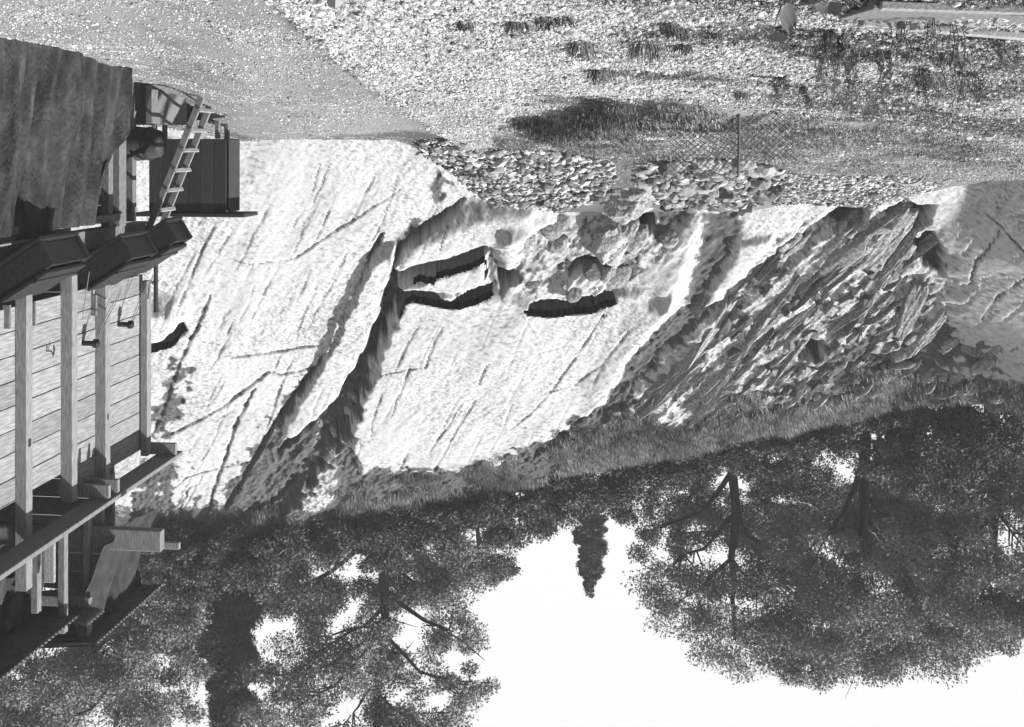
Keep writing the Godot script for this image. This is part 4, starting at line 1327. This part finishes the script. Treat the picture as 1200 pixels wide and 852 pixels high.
func chute(t: Node, l0: float, l1: float, y: float, length: float) -> void:
	var c := Node3D.new()
	c.name = "chute"
	t.add_child(c, true)
	c.transform = Transform3D(Basis(Vector3.RIGHT, deg_to_rad(32.0)), Vector3((l0 + l1) / 2, y, 0.12))
	var w := l1 - l0
	var h := 0.36
	beam("floor_plate", Vector3(0, -h, -0.2), Vector3(0, -h, length), w, 0.05, M.chute, c)
	beam("hood", Vector3(0, 0, -0.05), Vector3(0, 0, length * 0.82), w + 0.02, 0.05, M.chute, c)
	for s in [-1, 1]:
		beam("cheek", Vector3(s * (w / 2 - 0.025), -h / 2, -0.1), Vector3(s * (w / 2 - 0.025), -h / 2, length * 0.98), 0.05, h - 0.055, M.chute, c)
	beam("gate", Vector3(-w / 2 + 0.05, -h / 2, length * 0.9), Vector3(w / 2 - 0.05, -h / 2, length * 0.9), 0.03, h - 0.06, M.chute, c)
	beam("strap", Vector3(0, 0.034, length * 0.55), Vector3(0, 0.034, length * 0.62), w + 0.03, 0.012, M.iron, c)

func bin_point(l: float, y: float, o: float) -> Vector3:
	return bin_at + bin_basis * Vector3(l, y, o)

func build_bin_things() -> void:
	# canvas under the bin
	var t := thing("canvas_sheet", "heavy dark canvas sheet hanging in folds beneath the bin floor", "canvas", bin_at)
	t.basis = bin_basis
	part("cloth", drape(1.02, 6.0, 1.02, DECK - 0.12, 0.16, 0.30, 0.13, 71, 0.85), M.cloth, t)
	part("edge_flap", tarp_edge(), M.cloth, t)
	# ladder
	t = thing("ladder", "wooden ladder with flat rungs leaning against the bin's chute", "ladder", bin_at)
	t.basis = bin_basis
	var b0 := Vector3(0, -0.97, 1.0)
	var b1 := Vector3(0, 1.36, 0.02)
	for l in [-0.02, -0.44]:
		beam("rail", Vector3(l, b0.y, b0.z), Vector3(l, b1.y, b1.z), 0.035, 0.10, M.posts[1], t, Vector3(0, 0.4, 1))
	for k in 8:
		var p := b0.lerp(b1, (k + 0.55) / 8.1) + Vector3(0, 0.024, 0.056)
		beam("rung", Vector3(-0.50, p.y, p.z), Vector3(0.04, p.y, p.z), 0.03, 0.055, M.planks[k % 2], t, Vector3(0, 1, 0.42).normalized(), 0.004)
	# box on legs beside the bin
	t = thing("plank_tank", "dark board tank raised on thin legs behind the ladder", "tank", bin_at)
	t.basis = bin_basis
	for k in 6:
		var o := -0.60 + k * 0.212
		beam("board", Vector3(-1.5, -0.10 + 0.006 * (k % 3), o + 0.1), Vector3(-1.5, 1.06, o + 0.1), 0.207, 0.035, M.tank[k % 2], t, Vector3.RIGHT, 0.004)
		beam("board", Vector3(-2.0, -0.10, o + 0.1), Vector3(-2.0, 1.06, o + 0.1), 0.207, 0.035, M.tank[k % 2], t, Vector3.RIGHT, 0.004)
	beam("side_board", Vector3(-1.53, 0.48, 0.69), Vector3(-1.97, 0.48, 0.69), 0.03, 1.14, M.tank[0], t)
	beam("side_board", Vector3(-1.53, 0.48, -0.61), Vector3(-1.97, 0.48, -0.61), 0.03, 1.14, M.tank[0], t)
	beam("bottom_board", Vector3(-1.53, -0.08, 0.04), Vector3(-1.97, -0.08, 0.04), 1.2, 0.03, M.tank[0], t)
	beam("lid", Vector3(-1.44, 1.10, 0.05), Vector3(-2.06, 1.10, 0.05), 1.85, 0.06, M.tank[1], t)
	for q in [[-1.56, 0.5], [-1.94, 0.5], [-1.56, -0.55], [-1.94, -0.55]]:
		beam("leg", Vector3(q[0], -1.0, q[1]), Vector3(q[0], -0.1, q[1]), 0.07, 0.07, M.dark_wood, t, Vector3.RIGHT)
	# what lies under the bin
	t = thing("barrel", "grey barrel lying on its side under the bin", "barrel", bin_point(-0.4, -0.02, -0.35))
	t.basis = bin_basis
	var prof := []
	var rad := []
	for k in 9:
		var f := k / 8.0
		prof.append(Vector3(0.05, 0, lerpf(-0.45, 0.45, f)))
		rad.append(0.20 + 0.06 * sin(PI * f))
	part("staves", tube(prof, rad, 20), M.barrel, t)
	for z in [-0.3, 0.3]:
		part("hoop", tube([Vector3(0.05, 0, z - 0.02), Vector3(0.05, 0, z + 0.02)], [0.25, 0.25], 20), M.iron, t)
	for s in [-0.35, 0.35]:
		beam("cradle", Vector3(0.05, -0.30, s), Vector3(0.05, -0.86, s), 0.1, 0.3, M.dark_wood, t, Vector3.RIGHT)
	t = thing("canvas_apron", "curved pale canvas apron hanging at the open end under the bin", "canvas", bin_at)
	t.basis = bin_basis
	part("cloth", apron(), M.cloth_pale, t)
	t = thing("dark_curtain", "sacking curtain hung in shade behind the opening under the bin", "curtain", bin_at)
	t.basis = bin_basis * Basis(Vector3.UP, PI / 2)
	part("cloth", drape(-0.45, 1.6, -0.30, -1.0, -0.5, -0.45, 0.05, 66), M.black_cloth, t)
	t = thing("leaning_board", "pale board leaning inside the opening under the bin", "board", bin_point(0.2, -0.9, -0.6))
	t.basis = bin_basis
	beam("board", Vector3(0, 0.7, 0.3), Vector3(-0.1, 1.25, -0.35), 0.04, 0.22, M.planks[1], t)
	beam("prop", Vector3(0.02, -0.25, 0.1), Vector3(-0.04, 0.98, -0.02), 0.06, 0.06, M.dark_wood, t, Vector3.RIGHT)

func tarp_edge() -> ArrayMesh:
	var v := []
	for j in 30:
		var g := j / 29.0
		for i in 9:
			var f := i / 8.0
			v.append(Vector3(1.04 + 0.85 * pow(1.0 - (g * 0.88 + 0.12), 1.3) - 0.10 * f * (1 - g) - 0.16 * f * g + 0.03 * sin(g * 9 + f * 4), lerpf(0.72, DECK - 0.05, g), 0.20 + 0.08 * g - 0.22 * f + 0.05 * sin(f * 7.0 + g * 3.0)))
	return sheet(v, 9)

func apron() -> ArrayMesh:
	var v := []
	for j in 24:
		var g := j / 23.0
		for i in 20:
			var f := i / 19.0
			v.append(Vector3(-0.9 + 0.05 * sin(f * 6), lerpf(-0.42, -1.0, g) + 0.10 * f, 0.75 - 0.95 * f - 0.55 * g * g * (1.0 - 0.3 * f) + 0.35 * (1.0 - g) * 0.4 + 0.03 * sin(f * 11.0 + g * 4)))
	return sheet(v, 20)

# ------------------------------------------------------------------ small things in the yard
func build_yard() -> void:
	rubble("stone_heap", "long heap of small broken stones spilling below the rounded ledges", [[487, 166], [540, 160], [620, 168], [716, 184], [722, 206], [690, 236], [640, 250], [590, 248], [550, 244], [515, 220]], 300, 2600, 0.125, 0.3, 0.34, 401, 18.6, 22.4)
	rubble("stone_heap", "heap of larger flat broken stones beside the pale boulder", [[745, 190], [800, 186], [860, 184], [916, 196], [912, 225], [880, 240], [800, 244], [768, 236], [750, 215]], 300, 800, 0.165, 0.35, 0.28, 402, 17.6, 22.4)
	rubble("stone_heap", "spill of fine pale chippings below the bedded rock", [[905, 200], [960, 205], [1060, 205], [1105, 215], [1108, 240], [1050, 244], [990, 238], [930, 246], [905, 240]], 120, 2200, 0.075, 0.4, 0.42, 403, 17.6, 22.6)
	# pale boulder between the heaps
	var d := 20.8
	var o := part("boulder", crag_mesh(181, 13, 4, 0.07), M.blocks[0], self, Transform3D(Basis(Vector3.RIGHT, SN, -SL) * Basis.from_scale(Vector3(1.15, 0.8, 1.05)), px(735, 229, d)))
	tag(o, "large pale rounded boulder between the two stone heaps", "boulder")
	# tufts
	var tf := [[705, 80, 0.20, "grass tuft on the cut bank's rim beside the gravel track"], [683, 48, 0.20, "shaggy grass tuft with trailing blades on pale gravel"], [760, 48, 0.24, "dense fan-shaped grass tuft on pale gravel"], [785, 25, 0.12, "small dark grass tuft behind the iron washer"], [795, 33, 0.14, "dark grass tuft close to the iron washer"], [800, 52, 0.12, "thin low grass tuft beside the fan-shaped tuft"], [545, 26, 0.10, "sparse grass tuft alone on the gravel heap"], [605, 25, 0.14, "flat dark grass tuft on the gravel heap's edge"], [660, 18, 0.13, "low grass tuft in a dark strip of turf"], [640, 20, 0.14, "ragged grass tuft in a dark strip of turf"], [1085, 85, 0.26, "tall drooping grass tuft among the weeds"], [1120, 60, 0.20, "dark grass tuft beside the timber channel"], [870, 108, 0.14, "small grass tuft below the wire fence"]]
	var k := 0
	for q in tf:
		tuft(q[0], q[1], q[2], q[3], 200 + k)
		k += 1
	var wd := [[985, 40, 0.62, 0.9, "bushy tall weed beside the broad-leaved sapling"], [1000, 52, 0.75, 0.7, "tall weed with a bare upper stalk among bushy weeds"], [1032, 58, 0.6, 0.5, "slender upright weed on the stony slope"], [962, 62, 0.55, 0.5, "thin weed with sparse leaves near the wire fence"], [1078, 78, 0.45, 0.8, "short bushy weed rooted among stones"], [1128, 68, 0.55, 0.6, "spreading weed with a dark heart near the timber channel"], [1120, 26, 0.9, 0.2, "single tall dry stalk growing by the timber channel"], [1060, 22, 0.55, 0.3, "dry thin weed leaning over the timber channel"], [1090, 18, 0.6, 0.3, "pale dry weed behind the timber channel's rail"], [1168, 40, 0.35, 0.5, "low weed on the pale scree"], [970, 34, 0.45, 1.0, "thick leafy weed at the sapling's foot"], [1145, 85, 0.4, 0.4, "small weed on the pale scree slope"], [940, 100, 0.4, 0.5, "weed on the grassy bank by the wire fence"], [915, 90, 0.35, 0.5, "short weed on the bank beside the fence post"]]
	k = 0
	for q in wd:
		weed(q[0], q[1], q[2], q[3], q[4], 300 + k)
		k += 1
	# broad-leaved sapling near the camera
	var r := RandomNumberGenerator.new()
	r.seed = 88
	var at := px(945, -30, 4.2)
	at.y = ground_h(at.x, 4.2)
	var t := thing("sapling", "young sapling with large smooth pointed leaves", "plant", at)
	var tip := px(930, 6, 4.2) - at
	part("stem", tube([Vector3.ZERO, tip * 0.5 + Vector3(0.05, 0, 0.03), tip], [0.008, 0.006, 0.003], 7), M.stalk, t)
	for q in [[918, 4, 927, 41, 0.030], [921, 3, 931, 34, 0.024], [945, 2, 956, 11, 0.05], [955, 5, 980, 12, 0.03], [972, 2, 982, 20, 0.04], [950, -4, 935, -20, 0.04], [900, 42, 925, 45, 0.022]]:
		part("leaf", big_leaf(px(q[0], q[1], 4.2 + r.randf_range(-0.04, 0.04)) - at, px(q[2], q[3], 4.2 + r.randf_range(-0.08, 0.08)) - at, q[4] * 1.7, r), M.big_leaf, t)
	part("twig", tube([tip * 0.9, px(960, 3, 4.2) - at, px(985, 14, 4.22) - at], [0.004, 0.003, 0.002], 5), M.stalk, t)
	part("twig", tube([tip, px(916, 6, 4.2) - at, px(905, 38, 4.2) - at], [0.003, 0.003, 0.002], 5), M.stalk, t)
	# timber channel
	var a0 := on_yard(1008, 17, 0.05)
	var a1 := on_yard(1260, 38, 0.05)
	t = thing("timber_channel", "pale timber rails laid as a channel across the stony yard edge", "timber", a0)
	beam("rail", Vector3.ZERO, a1 - a0, 0.09, 0.06, M.planks[0], t)
	var c0 := on_yard(1030, -3, 0.05)
	var c1 := on_yard(1260, 3, 0.05)
	beam("rail", c0 - a0, c1 - a0, 0.09, 0.06, M.planks[1], t)
	beam("bed_board", (c0 + a0) / 2 - a0 + Vector3(0.1, -0.02, 0), (c1 + a1) / 2 - a0 + Vector3(0, -0.02, 0), 0.62, 0.04, M.dark_wood, t)
	beam("cross_piece", Vector3(0.02, -0.04, 0.05), c0 - a0 + Vector3(0.02, -0.04, 0), 0.07, 0.06, M.dark_wood, t)
	# wire fence on the bank
	var fd := depth_of(866, 130)
	var f0 := px(885, 128, fd)
	t = thing("wire_fence", "sagging wire netting on thin posts along the grassy bank", "fence", Vector3(f0.x, ground_h(f0.x, fd), -fd))
	var p0 := t.position
	for q in [[866, 0.7]]:
		var X: float = (600.0 - q[0]) / F * fd
		var g := ground_h(X, fd)
		part("post", tube([Vector3(X, g - 0.05, -fd) - p0, Vector3(X, g + q[1] * 0.5, -fd) - p0, Vector3(X + 0.01, g + q[1], -fd) - p0], [0.018, 0.017, 0.014], 8), M.stalk, t)
	var x0 := (600.0 - 935.0) / F * fd
	var x1 := (600.0 - 778.0) / F * fd
	var st := SurfaceTool.new()
	st.begin(Mesh.PRIMITIVE_TRIANGLES)
	for s in [-1, 1]:
		var x := x0 - 0.7
		while x < x1 + 0.7:
			var pts := []
			var rad := []
			for i in 8:
				var X: float = x + s * 0.09 * i
				if X < x0 or X > x1: continue
				pts.append(Vector3(X, ground_h(X, fd) + 0.04 + 0.078 * i, -fd + 0.03 * sin(X * 5)) - p0)
				rad.append(0.0032)
			if pts.size() > 1: st.append_from(tube(pts, rad, 4), 0, Transform3D())
			x += 0.075
	part("netting", st.commit(), M.iron, t)
	# hoop half buried
	d = depth_of(1062, 203)
	var hp := Vector3((600.0 - 1062.0) / F * d, 0, -d)
	hp.y = ground_h(hp.x, d)
	var ring := []
	var rr := []
	for k2 in 25:
		var an := PI * k2 / 24.0
		ring.append(Vector3(cos(an) * 0.30, sin(an) * 0.20 - 0.02, 0.06 * sin(an)))
		rr.append(0.018)
	o = part("iron_hoop", tube(ring, rr, 7), M.iron_pale, self, Transform3D(Basis(), hp))
	tag(o, "iron hoop half buried below the shaded rock wall", "hoop")
	# iron washer
	d = depth_of(837, 37)
	hp = Vector3((600.0 - 837.0) / F * d, 0, -d)
	hp.y = ground_h(hp.x, d) + 0.03
	var ws := CSGBox3D.new()
	ws.size = Vector3(0.045, 0.045, 0.012)
	var hole := CSGCylinder3D.new()
	hole.radius = 0.008
	hole.height = 0.1
	hole.rotation.x = PI / 2
	hole.operation = CSGShape3D.OPERATION_SUBTRACTION
	ws.add_child(hole)
	ws.material = M.iron
	ws.name = "iron_washer"
	add_child(ws)
	ws.position = hp
	ws.rotation.z = PI / 4
	tag(ws, "small square black iron washer standing on edge in the gravel", "washer")

func big_leaf(a: Vector3, b: Vector3, w: float, r: RandomNumberGenerator) -> ArrayMesh:
	var dir := b - a
	var side := dir.cross(Vector3(r.randf_range(-0.3, 0.3), 0.2, 1)).normalized()
	var nn := side.cross(dir).normalized()
	var v := []
	for i in 13:
		var f := i / 12.0
		var ww := w * pow(sin(PI * pow(f, 0.75)), 0.8) if f > 0 and f < 1 else 0.0005
		for j in 5:
			var k := (j - 2) / 2.0
			v.append(a + dir * f + side * ww * 0.5 * k + nn * (0.12 * w * absf(k) + 0.10 * dir.length() * f * f))
	return sheet(v, 5)

# ------------------------------------------------------------------ materials
func build_materials() -> void:
	var speck := noise_tex(1, 0.12, 0.72, 1.0, 512, 5)
	var coarse := bump_tex(2, 0.10, 2.0)
	M.rock = mat(1.0, 0.92, speck, Vector3(0.9, 0.9, 0.9), coarse, true)
	M.ground = mat(1.0, 0.95, noise_tex(3, 0.16, 0.6, 1.0, 512, 4), Vector3(0.8, 0.8, 0.8), bump_tex(4, 0.14, 5.0), true)
	M.tinted = mat(1.0, 0.92, null, Vector3.ONE, null, true)
	var blotch := noise_tex(17, 0.035, 0.35, 1.0, 512, 5)
	var b := []
	for v in [0.42, 0.30, 0.16]: b.append(mat(v, 0.92, blotch, Vector3(0.7, 0.7, 0.7), coarse))
	M.blocks = b
	var rb := []
	for v in [0.28, 0.21, 0.15, 0.09]: rb.append(mat(v, 0.92, speck, Vector3(2, 2, 2)))
	M.rubble = rb
	var st := []
	for k in 6: st.append(crag_mesh(160 + k, 12, 1))
	M.stones = st
	var grain := noise_tex(5, 0.03, 0.62, 1.0, 512, 5)
	var pgrain := noise_tex(15, 0.02, 0.64, 1.0, 512, 5)
	var pl := []
	for v in [0.30, 0.26, 0.22, 0.28]: pl.append(mat(v, 0.85, pgrain, Vector3(3, 3.0, 0.35)))
	M.planks = pl
	M.posts = [mat(0.23, 0.85, grain, Vector3(3, 0.3, 3)), mat(0.19, 0.85, grain, Vector3(3, 0.35, 3))]
	M.post_b = M.posts[1]
	M.dark_wood = mat(0.16, 0.85, grain, Vector3(2, 0.5, 2))
	M.tank = [mat(0.04, 0.8, grain, Vector3(3, 0.35, 3)), mat(0.03, 0.8, grain, Vector3(3, 0.3, 3))]
	M.chute = mat(0.02, 0.6, noise_tex(6, 0.02, 0.6, 1.0), Vector3(1.5, 1.5, 1.5))
	M.iron = mat(0.015, 0.6)
	M.iron_pale = mat(0.2, 0.6)
	M.cord = mat(0.15, 0.9)
	M.barrel = mat(0.05, 0.7, grain, Vector3(3, 3, 0.4))
	M.cloth = mat(0.062, 0.9, noise_tex(7, 0.014, 0.22, 1.0, 512, 5), Vector3(0.8, 0.22, 0.8), bump_tex(8, 0.1, 3.0))
	M.cloth_pale = mat(0.036, 0.9, noise_tex(9, 0.02, 0.5, 1.0, 512, 5), Vector3(0.8, 0.4, 0.8))
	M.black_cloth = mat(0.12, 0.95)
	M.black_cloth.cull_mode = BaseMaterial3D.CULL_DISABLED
	M.tin = mat(0.09, 0.5, noise_tex(10, 0.02, 0.6, 1.0), Vector3(0.6, 0.6, 0.6))
	M.bark = mat(0.035, 0.95, noise_tex(12, 0.05, 0.5, 1.0), Vector3(1.5, 0.4, 1.5))
	M.grass = mat(1.0, 0.8, null, Vector3.ONE, null, true)
	M.tuft = mat(0.06, 0.8)
	M.weed = mat(0.09, 0.8)
	M.stalk = mat(0.07, 0.9)
	M.leaf = mat(0.14, 0.6, null, Vector3.ONE, null, true)
	M.dark_leaf = mat(0.055, 0.6, null, Vector3.ONE, null, true)
	M.bush = mat(0.06, 0.6, null, Vector3.ONE, null, true)
	M.big_leaf = mat(0.09, 0.5)
	for k in ["leaf", "dark_leaf", "bush", "grass", "tuft", "weed", "big_leaf"]:
		M[k].backlight_enabled = true
		M[k].backlight = grey(0.025)
		M[k].cull_mode = BaseMaterial3D.CULL_DISABLED
	for k in ["cloth", "cloth_pale", "tin"]: M[k].cull_mode = BaseMaterial3D.CULL_DISABLED

func _ready() -> void:
	# camera: a rising-front plate camera, level, rolled by 180 degrees
	var cam := Camera3D.new()
	cam.name = "camera"
	add_child(cam)
	cam.projection = Camera3D.PROJECTION_FRUSTUM
	cam.near = 0.1
	cam.far = 600.0
	cam.size = 852.0 / F * cam.near
	cam.frustum_offset = Vector2(0, -(426.0 - HY) / F * cam.near)
	cam.position = Vector3(0, CAM, 0)
	cam.rotation = Vector3(0, 0, PI)
	cam.current = true
	# white hazy sky, sun over the camera's shoulder from the side opposite the bin
	var env := Environment.new()
	env.background_mode = Environment.BG_SKY
	var sky := Sky.new()
	var sk := ProceduralSkyMaterial.new()
	sk.sky_top_color = grey(0.37)
	sk.sky_horizon_color = grey(0.41)
	sk.ground_horizon_color = grey(0.15)
	sk.ground_bottom_color = grey(0.1)
	sk.sun_angle_max = 0.5
	sky.sky_material = sk
	env.sky = sky
	env.tonemap_mode = Environment.TONE_MAPPER_LINEAR
	env.tonemap_exposure = 2.6
	env.sdfgi_enabled = true
	env.ssao_enabled = true
	env.ssil_enabled = true
	env.fog_enabled = true
	env.fog_density = 0.0009
	env.fog_light_color = Color(0.97, 0.97, 0.97)
	var we := WorldEnvironment.new()
	we.environment = env
	add_child(we)
	var sun := DirectionalLight3D.new()
	sun.name = "sun"
	sun.light_energy = 1.6
	sun.light_angular_distance = 0.5
	sun.light_color = Color(1, 1, 1)
	sun.shadow_enabled = true
	add_child(sun)
	sun.look_at_from_position(Vector3(-0.70, 0.66, 0.27) * 50.0, Vector3.ZERO, Vector3.UP)
	# the place
	nz.seed = 3
	nz.frequency = 0.03
	nz.fractal_octaves = 3
	nz2.seed = 8
	nz2.frequency = 0.03
	nz2.fractal_octaves = 2
	nzc.seed = 12
	nzc.noise_type = FastNoiseLite.TYPE_CELLULAR
	nzc.cellular_return_type = FastNoiseLite.RETURN_CELL_VALUE
	nzc.frequency = 0.03
	build_materials()
	var t0 := Time.get_ticks_msec()
	build_ground()
	print("ground ", Time.get_ticks_msec() - t0)
	build_rock()
	print("rock ", Time.get_ticks_msec() - t0)
	build_bin()
	build_bin_things()
	print("bin ", Time.get_ticks_msec() - t0)
	build_yard()
	print("yard ", Time.get_ticks_msec() - t0)
	build_trees()
	print("leaf triangles ", leafs)
	print("trees ", Time.get_ticks_msec() - t0)
	build_grass()
	build_gravel()
	print("gravel ", Time.get_ticks_msec() - t0)
